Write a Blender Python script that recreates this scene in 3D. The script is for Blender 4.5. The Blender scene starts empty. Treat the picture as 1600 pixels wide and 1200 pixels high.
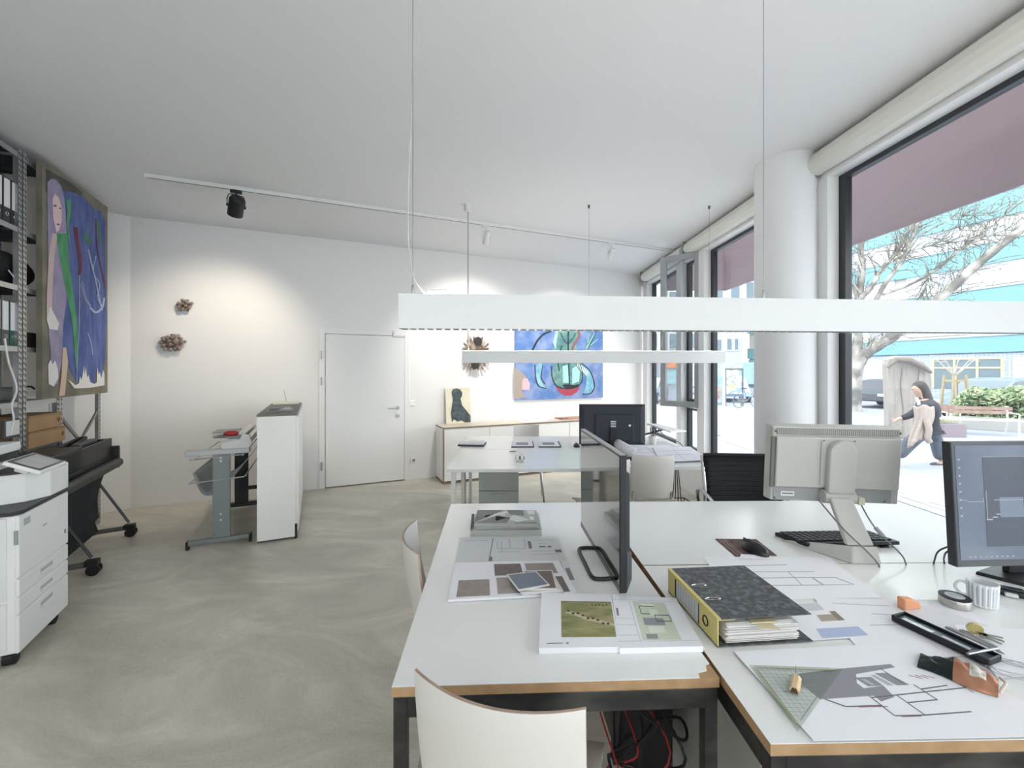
import bpy, bmesh, math, random
from mathutils import Vector, Matrix
random.seed(7)
sc = bpy.context.scene
COL = sc.collection
V = Vector
R = math.radians
# ---------------------------------------------------------------- camera, world, lights, exposure
F, EYE, HY, CX = 673.0, 1.5, 577.0, 800.0      # focal length in pixels of the 1600 wide frame, eye height
cd = bpy.data.cameras.new('camera'); cam = bpy.data.objects.new('camera', cd); COL.objects.link(cam)
cam.location = (0, 0, EYE); cam.rotation_euler = (R(90), 0, 0)
cd.sensor_width = 36; cd.lens = F/1600*36; cd.shift_y = -23/1600; cd.clip_start = .02; cd.clip_end = 300
sc.camera = cam
w = bpy.data.worlds.new('sky'); sc.world = w; w.use_nodes = True
bg = w.node_tree.nodes['Background']; bg.inputs[0].default_value = (1, .99, .985, 1); bg.inputs[1].default_value = 2.1
sc.view_settings.view_transform = 'Standard'; sc.view_settings.look = 'None'
sc.view_settings.exposure = 1.75; sc.view_settings.gamma = 1; sc.view_settings.use_curve_mapping = False
sd = bpy.data.lights.new('sun', 'SUN'); sd.energy = .5; sd.angle = R(3); sd.color = (1, .96, .9)
so = bpy.data.objects.new('sun', sd); COL.objects.link(so); so.rotation_euler = V((.55, .28, -.78)).to_track_quat('-Z', 'Y').to_euler()

def G(px, py, z=0.0):            # point on the horizontal level z
    y = (EYE-z)*F/(py-HY); return V(((px-CX)/F*y, y, z))
def D(px, py, y):                # point at distance y
    return V(((px-CX)/F*y, y, EYE-(py-HY)/F*y))
def PL(px, py, p0, n):           # point on an upright plane
    d = V(((px-CX)/F, 1, -(py-HY)/F)); o = V((0, 0, EYE)); t = (V(p0)-o).dot(n)/d.dot(n); return o+d*t

# ---------------------------------------------------------------- materials
def lin(c):
    if isinstance(c, str): c = [int(c[i:i+2], 16)/255 for i in (0, 2, 4)]
    return tuple((x/12.92 if x <= .04045 else ((x+.055)/1.055)**2.4) for x in c)+(1,)
MC = {}
def M(c, rough=.5, metal=0, c2=None, scale=8, det=4, bump=0, emit=0, stretch=None, coat=0, contrast=(.35, .65), spec=.5, trans=0):
    key = (c, rough, metal, c2, scale, det, bump, emit, stretch, coat, contrast, spec, trans)
    if key in MC: return MC[key]
    m = bpy.data.materials.new('paint_'+c); m.use_nodes = True; nt = m.node_tree; b = nt.nodes['Principled BSDF']
    b.inputs['Base Color'].default_value = lin(c); b.inputs['Roughness'].default_value = rough; b.inputs['Metallic'].default_value = metal
    b.inputs['Specular IOR Level'].default_value = spec; b.inputs['Coat Weight'].default_value = coat
    b.inputs['Transmission Weight'].default_value = trans
    if emit: b.inputs['Emission Color'].default_value = lin(c); b.inputs['Emission Strength'].default_value = emit
    if c2 or bump:
        tc = nt.nodes.new('ShaderNodeTexCoord'); mp = nt.nodes.new('ShaderNodeMapping'); nt.links.new(tc.outputs['Object'], mp.inputs[0])
        if stretch: mp.inputs['Scale'].default_value = stretch
        nz = nt.nodes.new('ShaderNodeTexNoise'); nz.inputs['Scale'].default_value = scale; nz.inputs['Detail'].default_value = det
        nt.links.new(mp.outputs[0], nz.inputs['Vector'])
        if c2:
            cr = nt.nodes.new('ShaderNodeValToRGB'); cr.color_ramp.elements[0].position, cr.color_ramp.elements[1].position = contrast
            cr.color_ramp.elements[0].color = lin(c); cr.color_ramp.elements[1].color = lin(c2)
            nt.links.new(nz.outputs['Fac'], cr.inputs[0]); nt.links.new(cr.outputs[0], b.inputs['Base Color'])
        if bump:
            bp = nt.nodes.new('ShaderNodeBump'); bp.inputs['Strength'].default_value = bump; bp.inputs['Distance'].default_value = .01
            nt.links.new(nz.outputs['Fac'], bp.inputs['Height']); nt.links.new(bp.outputs[0], b.inputs['Normal'])
    MC[key] = m; return m
def glass_mat(name, tint='ffffff', refl=.07):
    m = bpy.data.materials.new(name); m.use_nodes = True; nt = m.node_tree; nt.nodes.clear()
    o = nt.nodes.new('ShaderNodeOutputMaterial'); mx = nt.nodes.new('ShaderNodeMixShader'); t = nt.nodes.new('ShaderNodeBsdfTransparent')
    g = nt.nodes.new('ShaderNodeBsdfGlossy'); g.inputs['Roughness'].default_value = .01; t.inputs[0].default_value = lin(tint)
    lw = nt.nodes.new('ShaderNodeLayerWeight'); lw.inputs[0].default_value = .5; pw = nt.nodes.new('ShaderNodeMath'); pw.operation = 'POWER'; pw.inputs[1].default_value = 4
    fr = nt.nodes.new('ShaderNodeMapRange'); fr.inputs[3].default_value = .035; fr.inputs[4].default_value = .6; nt.links.new(lw.outputs['Facing'], pw.inputs[0]); nt.links.new(pw.outputs[0], fr.inputs[0])
    nt.links.new(fr.outputs[0], mx.inputs[0]); nt.links.new(t.outputs[0], mx.inputs[1]); nt.links.new(g.outputs[0], mx.inputs[2]); nt.links.new(mx.outputs[0], o.inputs[0])
    return m
GLASS = glass_mat('window_glass', 'e4e7e8'); ACRYL = glass_mat('clear_acrylic', 'e6ecea')
WALLM = M('f1f0ee', .85, bump=.06, scale=60); CEIL = M('e9eaeb', .9, bump=.06, scale=60); WHITE = M('f2f2f1', .35); LAM = M('f3f4f3', .2, spec=.5)
FRAME = M('f0f0f0', .4); DARKF = M('2b2f36', .4); BLK = M('141518', .5); BLKG = M('0d0e10', .18); CHROME = M('c9c9c9', .15, 1); STEEL = M('b9bcbe', .35, .9)
RAW = M('3a3b3c', .38, .65, c2='6a6866', scale=5, stretch=(1, 1, 2), contrast=(.45, .8)); MDF = M('b99873', .8, c2='a98862', scale=20)
PAPER = M('f5f6fb', .8); PLY = M('b9a291', .6, c2='a58c7a', scale=12); INK = M('6a6d74', .9); LINK = M('a4a7ae', .9); GREYP = M('9aa0a6', .5)

# ---------------------------------------------------------------- mesh builder
class MB:
    def __init__(s, m=None): s.b = bmesh.new(); s.m = m or Matrix.Identity(4)
    def v(s, p): return s.b.verts.new(s.m @ V(p))
    def face(s, pts):
        try: return s.b.faces.new([s.v(p) for p in pts])
        except ValueError: pass
    def hexa(s, a, c):            # a: 4 lower points, c: 4 upper points
        A = [s.v(p) for p in a]; C = [s.v(p) for p in c]
        s.b.faces.new(A[::-1]); s.b.faces.new(C)
        n = len(A)
        for i in range(n): s.b.faces.new((A[i], A[(i+1) % n], C[(i+1) % n], C[i]))
        return s
    def box(s, x0, x1, y0, y1, z0, z1):
        return s.hexa([(x0, y0, z0), (x1, y0, z0), (x1, y1, z0), (x0, y1, z0)], [(x0, y0, z1), (x1, y0, z1), (x1, y1, z1), (x0, y1, z1)])
    def prism(s, pts, ext):
        e = V(ext); return s.hexa([V(p) for p in pts], [V(p)+e for p in pts])
    def cyl(s, p0, p1, r0, r1=None, n=12, caps=True):
        r1 = r0 if r1 is None else r1
        p0, p1 = V(p0), V(p1); d = (p1-p0).normalized(); a = d.orthogonal().normalized(); c = d.cross(a)
        A = []; C = []
        for i in range(n):
            t = 2*math.pi*i/n; o = a*math.cos(t)+c*math.sin(t); A.append(s.v(p0+o*r0)); C.append(s.v(p1+o*r1))
        for i in range(n): s.b.faces.new((A[i], A[(i+1) % n], C[(i+1) % n], C[i]))
        if caps: s.b.faces.new(A[::-1]); s.b.faces.new(C)
        return s
    def tube(s, pts, r, n=8):
        pts = [V(p) for p in pts]; rs = r if isinstance(r, (list, tuple)) else [r]*len(pts)
        d0 = (pts[1]-pts[0]).normalized(); a = d0.orthogonal().normalized(); rings = []
        for i, p in enumerate(pts):
            d = ((pts[min(i+1, len(pts)-1)]-p).normalized()+(p-pts[max(i-1, 0)]).normalized())
            d = d.normalized() if d.length > 1e-6 else d0
            a = (a-d*a.dot(d)); a = a.normalized() if a.length > 1e-6 else d.orthogonal().normalized(); c = d.cross(a)
            rings.append([s.v(p+(a*math.cos(2*math.pi*k/n)+c*math.sin(2*math.pi*k/n))*rs[i]) for k in range(n)])
        for A, C in zip(rings, rings[1:]):
            for i in range(n): s.b.faces.new((A[i], A[(i+1) % n], C[(i+1) % n], C[i]))
        s.b.faces.new(rings[0][::-1]); s.b.faces.new(rings[-1]); return s
    def lathe(s, prof, c=(0, 0, 0), n=24):
        rings = [[s.v((c[0]+r*math.cos(2*math.pi*k/n), c[1]+r*math.sin(2*math.pi*k/n), c[2]+z)) for k in range(n)] for r, z in prof]
        for A, C in zip(rings, rings[1:]):
            for i in range(n): s.b.faces.new((A[i], A[(i+1) % n], C[(i+1) % n], C[i]))
        s.b.faces.new(rings[0][::-1]); s.b.faces.new(rings[-1]); return s
    def ball(s, c, r, sc_=(1, 1, 1), n=10, rot=None):
        mm = Matrix.Translation(V(c)) @ (rot or Matrix.Identity(4)) @ Matrix.Diagonal((r*sc_[0], r*sc_[1], r*sc_[2], 1))
        bmesh.ops.create_uvsphere(s.b, u_segments=n, v_segments=max(4, n*2//3), radius=1, matrix=s.m @ mm); return s
    def grid(s, f, nu, nv, th=None):     # surface f(u,v) 0..1
        P = [[s.v(f(i/nu, j/nv)) for j in range(nv+1)] for i in range(nu+1)]
        for i in range(nu):
            for j in range(nv): s.b.faces.new((P[i][j], P[i+1][j], P[i+1][j+1], P[i][j+1]))
        return s
    def build(s, name, mat, parent=None, smooth=False, bev=0, world=False, solid=0, seg=2, sub=0, kind=None):
        bmesh.ops.recalc_face_normals(s.b, faces=s.b.faces) if not solid else None
        me = bpy.data.meshes.new(name); s.b.to_mesh(me); s.b.free(); o = bpy.data.objects.new(name, me); COL.objects.link(o)
        for mm in (mat if isinstance(mat, (list, tuple)) else [mat]): me.materials.append(mm)
        if world:
            if parent: me.transform(wm(parent).inverted())
            else:
                xs = [v.co for v in me.vertices]; c = V([(min(p[i] for p in xs)+max(p[i] for p in xs))/2 for i in range(3)]); c.z = min(p.z for p in xs)
                me.transform(Matrix.Translation(-c)); o.location = c
        if parent: o.parent = parent
        if smooth:
            for p in me.polygons: p.use_smooth = True
        if solid: md = o.modifiers.new('t', 'SOLIDIFY'); md.thickness = solid; md.offset = 0
        if sub: md = o.modifiers.new('s', 'SUBSURF'); md.levels = md.render_levels = sub
        if bev: md = o.modifiers.new('b', 'BEVEL'); md.width = bev; md.segments = seg; md.limit_method = 'ANGLE'
        if smooth and not sub and not solid:
            md = o.modifiers.new('e', 'EDGE_SPLIT'); md.split_angle = R(42)
        if kind: o['kind'] = kind
        return o
def wm(o):
    m = o.matrix_basis.copy(); 
    while o.parent: o = o.parent; m = o.matrix_basis @ m
    return m
def thing(name, label, cat, loc=(0, 0, 0), rz=0, group=None):
    o = bpy.data.objects.new(name, None); COL.objects.link(o); o.empty_display_size = .1
    o.matrix_basis = Matrix.Translation(V(loc)) @ Matrix.Rotation(rz, 4, 'Z'); return tag(o, label, cat, group)
def tag(o, label, cat=None, group=None):
    o['label'] = label
    if cat: o['category'] = cat
    if group: o['group'] = group
    return o
def struct(o): o['kind'] = 'structure'; return o
def sempty(name, loc=(0, 0, 0), rz=0):
    o = bpy.data.objects.new(name, None); COL.objects.link(o); o.matrix_basis = Matrix.Translation(V(loc)) @ Matrix.Rotation(rz, 4, 'Z'); return struct(o)
def copytree(o, parent=None):
    c = o.copy(); COL.objects.link(c)
    if parent: c.parent = parent
    for ch in [x for x in bpy.data.objects if x.parent == o]: copytree(ch, c)
    return c
def text(s_, size, mat, parent, mtx, name='lettering', ext=.0006):
    cu = bpy.data.curves.new('t', 'FONT'); cu.body = s_; cu.size = size; cu.extrude = ext; cu.align_x = 'CENTER'; cu.align_y = 'CENTER'
    to = bpy.data.objects.new('t', cu); me = bpy.data.meshes.new_from_object(to); bpy.data.objects.remove(to)
    me.transform(mtx); o = bpy.data.objects.new(name, me); COL.objects.link(o); me.materials.append(mat); o.parent = parent; return o
def curve_pts(pts, n=8):             # smooth line through the points
    pts = [V(p) for p in pts]; P = [pts[0]*2-pts[1]]+pts+[pts[-1]*2-pts[-2]]; out = []
    for i in range(1, len(P)-2):
        for k in range(n):
            t = k/n; a, b, c, d = P[i-1:i+3]
            out.append(.5*((2*b)+(c-a)*t+(2*a-5*b+4*c-d)*t*t+(3*b-a-3*c+d)*t**3))
    return out+[pts[-1]]
def bil(q, u, v): a, b, c, d = q; return (a*(1-u)+b*u)*(1-v)+(d*(1-u)+c*u)*v
# ---------------------------------------------------------------- the room
H = 3.15
A = V((-4.12, 4.65, 0)); UB = V((.913, .408, 0)).normalized(); NB = V((UB.y, -UB.x, 0))   # back wall: start, direction, normal into the room
rzB = math.atan2(UB.y, UB.x)
MB_ = Matrix.Translation(A) @ Matrix.Rotation(rzB, 4, 'Z'); MBI = MB_.inverted()
LC = V((-4.52, 4.22, 0)); LD = V((.41, -.912, 0)); L0 = LC+LD*(4.22/.912); L0.y = 0
XW = 2.478
def winx(y): return XW-.018*y
def BW(px, py, off=0.0): return PL(px, py, A+NB*off, NB)
def bs(px): return (MBI @ BW(px, 577)).x                       # distance along the back wall
# floor
fm = bpy.data.materials.new('paint_screed'); fm.use_nodes = True; nt = fm.node_tree; b_ = nt.nodes['Principled BSDF']
tc = nt.nodes.new('ShaderNodeTexCoord')
mp = nt.nodes.new('ShaderNodeMapping'); mp.inputs['Rotation'].default_value = (0, 0, R(-24)); mp.inputs['Scale'].default_value = (.8, 1.7, 1); nt.links.new(tc.outputs['Object'], mp.inputs[0])
n1 = nt.nodes.new('ShaderNodeTexNoise'); n1.inputs['Scale'].default_value = 1.3; n1.inputs['Detail'].default_value = 9; n1.inputs['Roughness'].default_value = .68; n1.inputs['Distortion'].default_value = 1.1
n2 = nt.nodes.new('ShaderNodeTexNoise'); n2.inputs['Scale'].default_value = 90; n2.inputs['Detail'].default_value = 4
nt.links.new(mp.outputs[0], n1.inputs['Vector']); nt.links.new(tc.outputs['Object'], n2.inputs['Vector'])
cr = nt.nodes.new('ShaderNodeValToRGB'); el = cr.color_ramp.elements; el[0].position = .32; el[0].color = lin('b7b2a5'); el[1].position = .72; el[1].color = lin('f0ebde')
e = el.new(.5); e.color = lin('c9c4b6'); e = el.new(.6); e.color = lin('d8d2c4')
nt.links.new(n1.outputs['Fac'], cr.inputs[0])
mx = nt.nodes.new('ShaderNodeMix'); mx.data_type = 'RGBA'; mx.blend_type = 'OVERLAY'; mx.inputs[0].default_value = .22
nt.links.new(cr.outputs[0], mx.inputs[6]); nt.links.new(n2.outputs['Fac'], mx.inputs[7]); nt.links.new(mx.outputs[2], b_.inputs['Base Color'])
rr = nt.nodes.new('ShaderNodeMapRange'); rr.inputs[3].default_value = .22; rr.inputs[4].default_value = .42; nt.links.new(n1.outputs['Fac'], rr.inputs[0]); nt.links.new(rr.outputs[0], b_.inputs['Roughness'])
B = V((winx(7.54), 7.54, 0))
g = MB(); g.prism([A+UB*-.3-NB*.4, B-NB*.5+UB*.3, V((winx(-4)+.05, -4.2, 0)), V((-2.9, -4.2, 0)), L0-V((.3, 0, 0)), LC-V((.3, 0, 0))], (0, 0, -.3))
struct(g.build('floor', fm, world=False))
g = MB(); g.prism([A+UB*-.3-NB*.4+V((0, 0, H)), B-NB*.5+UB*.3+V((0, 0, H)), V((winx(-4)+.05, -4.2, H)), V((-2.9, -4.2, H)), L0-V((.3, 0, -H)), LC-V((.3, 0, -H))], (0, 0, .3))
struct(g.build('ceiling', CEIL))
# back wall with the door opening
dx0, dx1, dz = bs(503), bs(636), 1.985
LB = 7.12
g = MB(MB_)
g.box(-.02, dx0, 0, .15, 0, H); g.box(dx1, LB, 0, .15, 0, H); g.box(dx0, dx1, 0, .15, dz, H); g.box(dx0, dx1, .09, .15, 0, dz)
struct(g.build('wall_back', WALLM))
g = MB(); g.prism([A, LC, LC+V((-.14, .12, 0)), A+V((-.14, .16, 0))], (0, 0, H)); struct(g.build('wall_splay', WALLM))
g = MB(); g.prism([LC, L0, L0+V((-.15, 0, 0)), LC+V((-.15, 0, 0))], (0, 0, H)); g.prism([L0, V((-2.6, -4, 0)), V((-2.75, -4, 0)), L0+V((-.15, 0, 0))], (0, 0, H))
struct(g.build('wall_left', WALLM))
g = MB()
g.box(-2.75, winx(-4), -4.15, -4, 0, .35); g.box(-2.75, winx(-4), -4.15, -4, 2.95, H)
for x, w_ in ((-2.75, .8), (-.4, .8), (winx(-4)-.6, .6)): g.box(x, x+w_, -4.15, -4, .35, 2.95)  # unseen openings between these piers are added for daylight from behind the camera
struct(g.build('wall_rear', WALLM))
# door
d = sempty('door_1', MB_ @ V((dx0, 0, 0)), rzB); dw = dx1-dx0
g = MB(); g.box(-.035, .035, -.012, .05, 0, dz+.03); g.box(dw-.035, dw+.035, -.012, .05, 0, dz+.03); g.box(.035, dw-.035, -.012, .05, dz-.035, dz+.03)
g.build('door_frame', FRAME, d, bev=.003)
g = MB(); g.box(.04, dw-.04, -.02, .03, .012, dz-.04); g.build('door_leaf', M('eeeeec', .4), d, bev=.003)
hz = 1.5-(637-577)/F*BW(620, 637).y
g = MB(); g.cyl((dw-.13, -.02, hz), (dw-.13, -.07, hz), .011); g.cyl((dw-.13, -.065, hz), (dw-.26, -.065, hz), .009); g.cyl((dw-.13, -.02, hz), (dw-.13, -.027, hz), .026)
g.build('handle', STEEL, d, smooth=True)
g = MB(); g.cyl((dw-.13, -.02, hz-.11), (dw-.13, -.03, hz-.11), .026); g.cyl((dw-.13, -.03, hz-.11), (dw-.13, -.033, hz-.11), .010); g.build('lock_plate', STEEL, d, smooth=True)
for z in (.28, 1.35, 1.68):
    g = MB(); g.cyl((.0, -.022, z-.05), (.0, -.022, z+.05), .011); g.build('hinge', STEEL, d, smooth=True)
g = MB(); g.box(dw-.19, dw-.03, -.035, -.02, dz-.05, dz-.035); g.box(dw-.19, dw-.17, -.03, -.02, dz-.03, dz+.03); g.build('door_closer', STEEL, d)
# baseboard line, small wall fittings
def wallthing(name, label, cat, px, py):
    p = BW(px, py); return thing(name, label, cat, p, rzB)
t = wallthing('power_outlet', 'white square power outlet low on the wall between door and sideboard', 'outlet', 646, 719)
g = MB(); g.box(-.04, .04, -.012, 0, -.04, .04); g.build('cover_plate', FRAME, t, bev=.004)
g = MB(); g.cyl((0, -.014, 0), (0, -.0125, 0), .02); g.build('socket', M('8b8b8b', .5), t)
t = wallthing('light_switch', 'white square light switch on the wall right of the door handle', 'switch', 643, 630)
g = MB(); g.box(-.04, .04, -.012, 0, -.04, .04); g.build('cover_plate', FRAME, t, bev=.004)
g = MB(); g.box(-.028, .028, -.017, -.011, -.028, .028); g.build('rocker', WHITE, t, bev=.003)
t = wallthing('junction_cover', 'small round white junction cover high on the wall left of the door', 'cover', 467, 446)
g = MB(); g.cyl((0, 0, 0), (0, -.006, 0), .04, n=24); g.build('cover_disc', FRAME, t, smooth=True)
# window wall
MW = Matrix.Translation((XW, 0, 0)) @ Matrix.Rotation(math.atan2(.018, 1), 4, 'Z')
rzW = math.atan2(.018, 1); HEAD = 2.95; SILL = .42
g = MB(MW); g.box(-.22, .06, -4, 7.7, -.02, SILL-.03); g.box(.02, .06, -4, 7.7, -.5, 0); g.box(-.03, .09, -4, 7.7, HEAD+.03, H+.35)
struct(g.build('wall_right', WALLM))
g = MB(MW); g.box(-.24, .08, -4, 7.6, SILL-.03, SILL); struct(g.build('trim_1', FRAME, bev=.004))
g = MB(MW); g.box(-.07, .02, -4, 7.6, HEAD-.01, HEAD+.05); struct(g.build('trim_2', FRAME))
wins = [(-3.9, -2.9), (-2.75, -.9), (-.75, 1.15), (1.3, 3.2), (3.36, 5.19), (5.40, 5.87), (6.05, 7.25)]
posts = [(-2.9, -2.75), (-.9, -.75), (1.15, 1.3), (3.2, 3.36), (5.19, 5.40), (5.87, 6.05), (7.25, 7.5)]
for i, (a, b) in enumerate(posts):
    g = MB(MW); g.box(-.07, .02, a+.012, b-.012, SILL, HEAD); o = struct(g.build('trim_%d' % (i+3), FRAME, bev=.006))
def dark_frame(root, a, b, z0, z1, wd=.045, x0=.02, x1=.07, nm='window_frame', m=DARKF):
    g = MB(MW); g.box(x0, x1, a-.02, a+wd, z0, z1); g.box(x0, x1, b-wd, b+.02, z0, z1); g.box(x0, x1, a+wd, b-wd, z0, z0+wd); g.box(x0, x1, a+wd, b-wd, z1-wd, z1)
    g.build(nm, m, root, world=True)
for i, (a, b) in enumerate(wins):
    rt = sempty('window_%d' % (i+1), MW @ V((0, (a+b)/2, SILL)), rzW)
    if i == 5:
        dark_frame(rt, a, b, SILL, 1.0); g = MB(MW); g.box(.042, .048, a+.04, b-.04, SILL+.04, .96); g.build('pane', GLASS, rt, world=True)
        g = MB(MW); g.box(-.07, .07, a, b, 1.0, 1.06); g.build('transom', FRAME, rt, world=True)
        dark_frame(rt, a, b, 1.06, HEAD)
        # casement swung into the room, hinged next to the wide window
        hA = D(1095, 577, 5.35); hB = D(1033, 577, 5.69); u = (hB-hA); u.z = 0; L = u.length; u.normalize(); rz = math.atan2(u.y, u.x)
        mc = Matrix.Translation((hA.x, hA.y, 0)) @ Matrix.Rotation(rz, 4, 'Z'); z0, z1 = 1.02, 2.97
        g = MB(mc)
        for (p, q, r, s_) in ((0, .07, z0, z1), (L-.07, L, z0, z1), (.07, L-.07, z0, z0+.07), (.07, L-.07, z1-.07, z1)): g.box(p, q, -.03, .03, r, s_)
        g.build('casement', M('a6a8ab', .5), rt, world=True, bev=.004)
        g = MB(mc); g.box(.06, L-.06, -.004, .004, z0+.06, z1-.06); g.build('casement_pane', GLASS, rt, world=True)
        g = MB(mc); g.box(L-.045, L-.025, .03, .06, 1.9, 1.95); g.cyl((L-.035, .055, 1.93), (L-.035, .055, 1.80), .009); g.build('handle', STEEL, rt, world=True)
        g = MB(mc)
        for z in (1.3, 2.0, 2.7): g.cyl((-.01, 0, z-.05), (-.01, 0, z+.05), .012)
        g.build('hinge', STEEL, rt, world=True)
    else:
        dark_frame(rt, a, b, SILL, HEAD); g = MB(MW); g.box(.042, .048, a+.04, b-.04, SILL+.04, HEAD-.04); g.build('pane', GLASS, rt, world=True)
# round column
g = MB(); g.lathe([(.215, 0), (.215, H)], (2.185, 3.45, 0), n=64); o = struct(g.build('column', M('ecedee', .6), smooth=True))
# roller blinds rolled up under the ceiling
for (a, b, lab) in ((-1.0, 3.27, 'cream roller blind cassette above the big near window'), (3.42, 5.5, 'cream roller blind cassette between column and open casement'), (5.62, 7.2, 'short cream roller blind cassette in the far corner')):
    p = MW @ V((-.13, (a+b)/2, 2.97)); t = thing('roller_blind', lab, 'blind', p, rzW, 'roller blinds over the windows')
    h = (b-a)/2
    g = MB(); pr = [(.045, .0), (-.02, .0), (-.06, .03), (-.07, .07), (-.055, .12), (-.02, .15), (.045, .155)]
    g.hexa([(x, -h, z) for x, z in pr], [(x, h, z) for x, z in pr]); g.build('cassette', M('e2e2da', .6), t, smooth=False, bev=.004)
    g = MB(); g.box(-.075, .05, h, h+.02, -.01, .16); g.build('end_bracket', M('9c9d9e', .4, .6), t, bev=.003)
    g = MB(); g.tube([(-.03, h+.04, .12), (-.05, h+.045, -.2), (-.045, h+.04, -.9), (-.03, h+.045, -1.5)], .004, 6); g.tube([(-.03, h+.055, .12), (-.02, h+.06, -.3), (-.03, h+.055, -1.5)], .003, 6)
    g.build('chain', M('c9cbcc', .4, .5), t)
# ---------------------------------------------------------------- outside: pavement, awning, buildings
GZ = -.45
pm = M('8f97a3', .8, c2='8a909a', scale=.7, stretch=(1, .25, 1)); st = M('969ba1', .8, c2='a1a5aa', scale=6)
g = MB(); g.box(2.52, 70, -30, 75, GZ-.3, GZ); g.box(-20, 2.52, 9, 75, GZ-.3, GZ); pav = struct(g.build('pavement', pm))
sm = None
k = 0
for r_, (xa, xb) in enumerate(((5.73, 5.95), (5.96, 6.12))):
    y = 3.4+r_*.2
    while y < 12.5:
        g = MB(); h0 = .004+random.random()*.006; g.box(xa, xb-.012, y, y+.43, GZ-.01, GZ+h0); o = g.build('paving_stone', st, pav, bev=.004, seg=1); y += .445
g = MB(); g.box(5.70, 6.14, 3, 13, GZ, GZ+.002); g.build('stone_joint', M('555a60', .9), pav)
# sunshade awning over the windows
am = bpy.data.materials.new('paint_awning'); am.use_nodes = True; nt = am.node_tree; b_ = nt.nodes['Principled BSDF']; b_.inputs['Base Color'].default_value = lin('c9c0c3'); b_.inputs['Roughness'].default_value = .9
tr = nt.nodes.new('ShaderNodeBsdfTranslucent'); tr.inputs[0].default_value = lin('c0b2b6'); mx = nt.nodes.new('ShaderNodeMixShader'); mx.inputs[0].default_value = .45
nt.links.new(b_.outputs[0], mx.inputs[1]); nt.links.new(tr.outputs[0], mx.inputs[2]); nt.links.new(mx.outputs[0], nt.nodes['Material Output'].inputs[0])
t = thing('awning', 'mauve fabric awning box hanging outside above the shop windows', 'awning', (3.0, 2, 2.7))
g = MB(MW); g.box(1.10, 1.12, -6, 6.98, 2.775, 3.6); g.build('valance', am, t, world=True)
g = MB(MW); g.box(.12, 1.10, 6.96, 6.98, 2.775, 3.6); g.build('end_panel', am, t, world=True)
g = MB(MW); g.box(.12, 1.12, -6, 6.98, 3.6, 3.62); g.build('top_fabric', am, t, world=True)
g = MB(MW); g.box(.42, .60, -6, 3.46, 3.22, 3.38); g.build('beam', M('b09ba0', .7), t, world=True)
# panes of the unseen rear windows, which are added to let in more daylight
for i, (xa, xb) in enumerate(((-1.95, -.4), (.4, winx(-4)-.6))):
    rt = sempty('window_%d' % (8+i), ((xa+xb)/2, -4.08, .35)); g = MB(); g.box(xa, xb, -4.10, -4.06, .35, .41); g.box(xa, xb, -4.10, -4.06, 2.89, 2.95); g.box(xa, xa+.06, -4.10, -4.06, .41, 2.89); g.box(xb-.06, xb, -4.10, -4.06, .41, 2.89); g.build('window_frame', DARKF, rt, world=True)
    g = MB(); g.box(xa+.05, xb-.05, -4.085, -4.079, .40, 2.90); g.build('pane', GLASS, rt, world=True)
# tall building with turquoise bands
BD = V((-.285, .959, 0)).normalized(); P0 = V((33, 27.8, GZ)); rzF = math.atan2(-BD.x, BD.y)
MF = Matrix.Translation(P0) @ Matrix.Rotation(rzF, 4, 'Z')        # local y runs along the facade, x away from the street
CY = M('739fa6', .8); WF = M('b4b3b1', .8); FG = M('b9c6d2', .15); FGD = M('5f7078', .2)
t = thing('turquoise_building', 'long white building with turquoise bands across the street', 'building', P0, rzF)
S0, S1 = -14, 22
g = MB(); g.box(.25, 8, S0, S1, 0, 17); g.build('wall', WF, t)
for (a, b) in ((2.66, 3.77), (5.5, 7.03), (8.69, 10.1), (11.7, 13.3), (14.9, 16.9)):
    g = MB(); g.box(-.05, .3, S0, S1, a-GZ, b-GZ); g.build('spandrel_band', CY, t)
    g = MB(); g.box(-.12, .3, S0, S1, b-GZ, b-GZ+.12); g.build('sill_band', WF, t)
for (a, b) in ((3.9, 5.5), (7.15, 8.69), (10.22, 11.7), (13.42, 14.9)):
    for k in range(7):
        y0 = -10.6+k*4.55-.2
        fr = MB(); fr.box(.12, .3, y0, y0+.1, a-GZ+.1, b-GZ); fr.box(.12, .3, y0+3.6, y0+3.7, a-GZ+.1, b-GZ); fr.box(.12, .3, y0+.1, y0+3.6, b-GZ-.12, b-GZ); fr.box(.12, .3, y0+.1, y0+3.6, a-GZ+.1, a-GZ+.2)
        for q in (1, 2, 3): fr.box(.12, .3, y0+q*.9, y0+q*.9+.08, a-GZ+.2, b-GZ-.12)
        f_ = fr.build('window', M('c9cacb', .5), t)
        pn = MB(); 
        for q in range(4): pn.box(.2, .24, y0+.08+q*.9, y0+.9+q*.9, a-GZ+.2, b-GZ-.12)
        pn.build('pane', FG, f_)
        if k in (2, 4): sb = MB(); sb.box(.16, .19, y0+.1, y0+3.6, b-GZ-.45, b-GZ-.12); sb.build('sun_blind', M('d9d6da', .7), f_)
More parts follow.
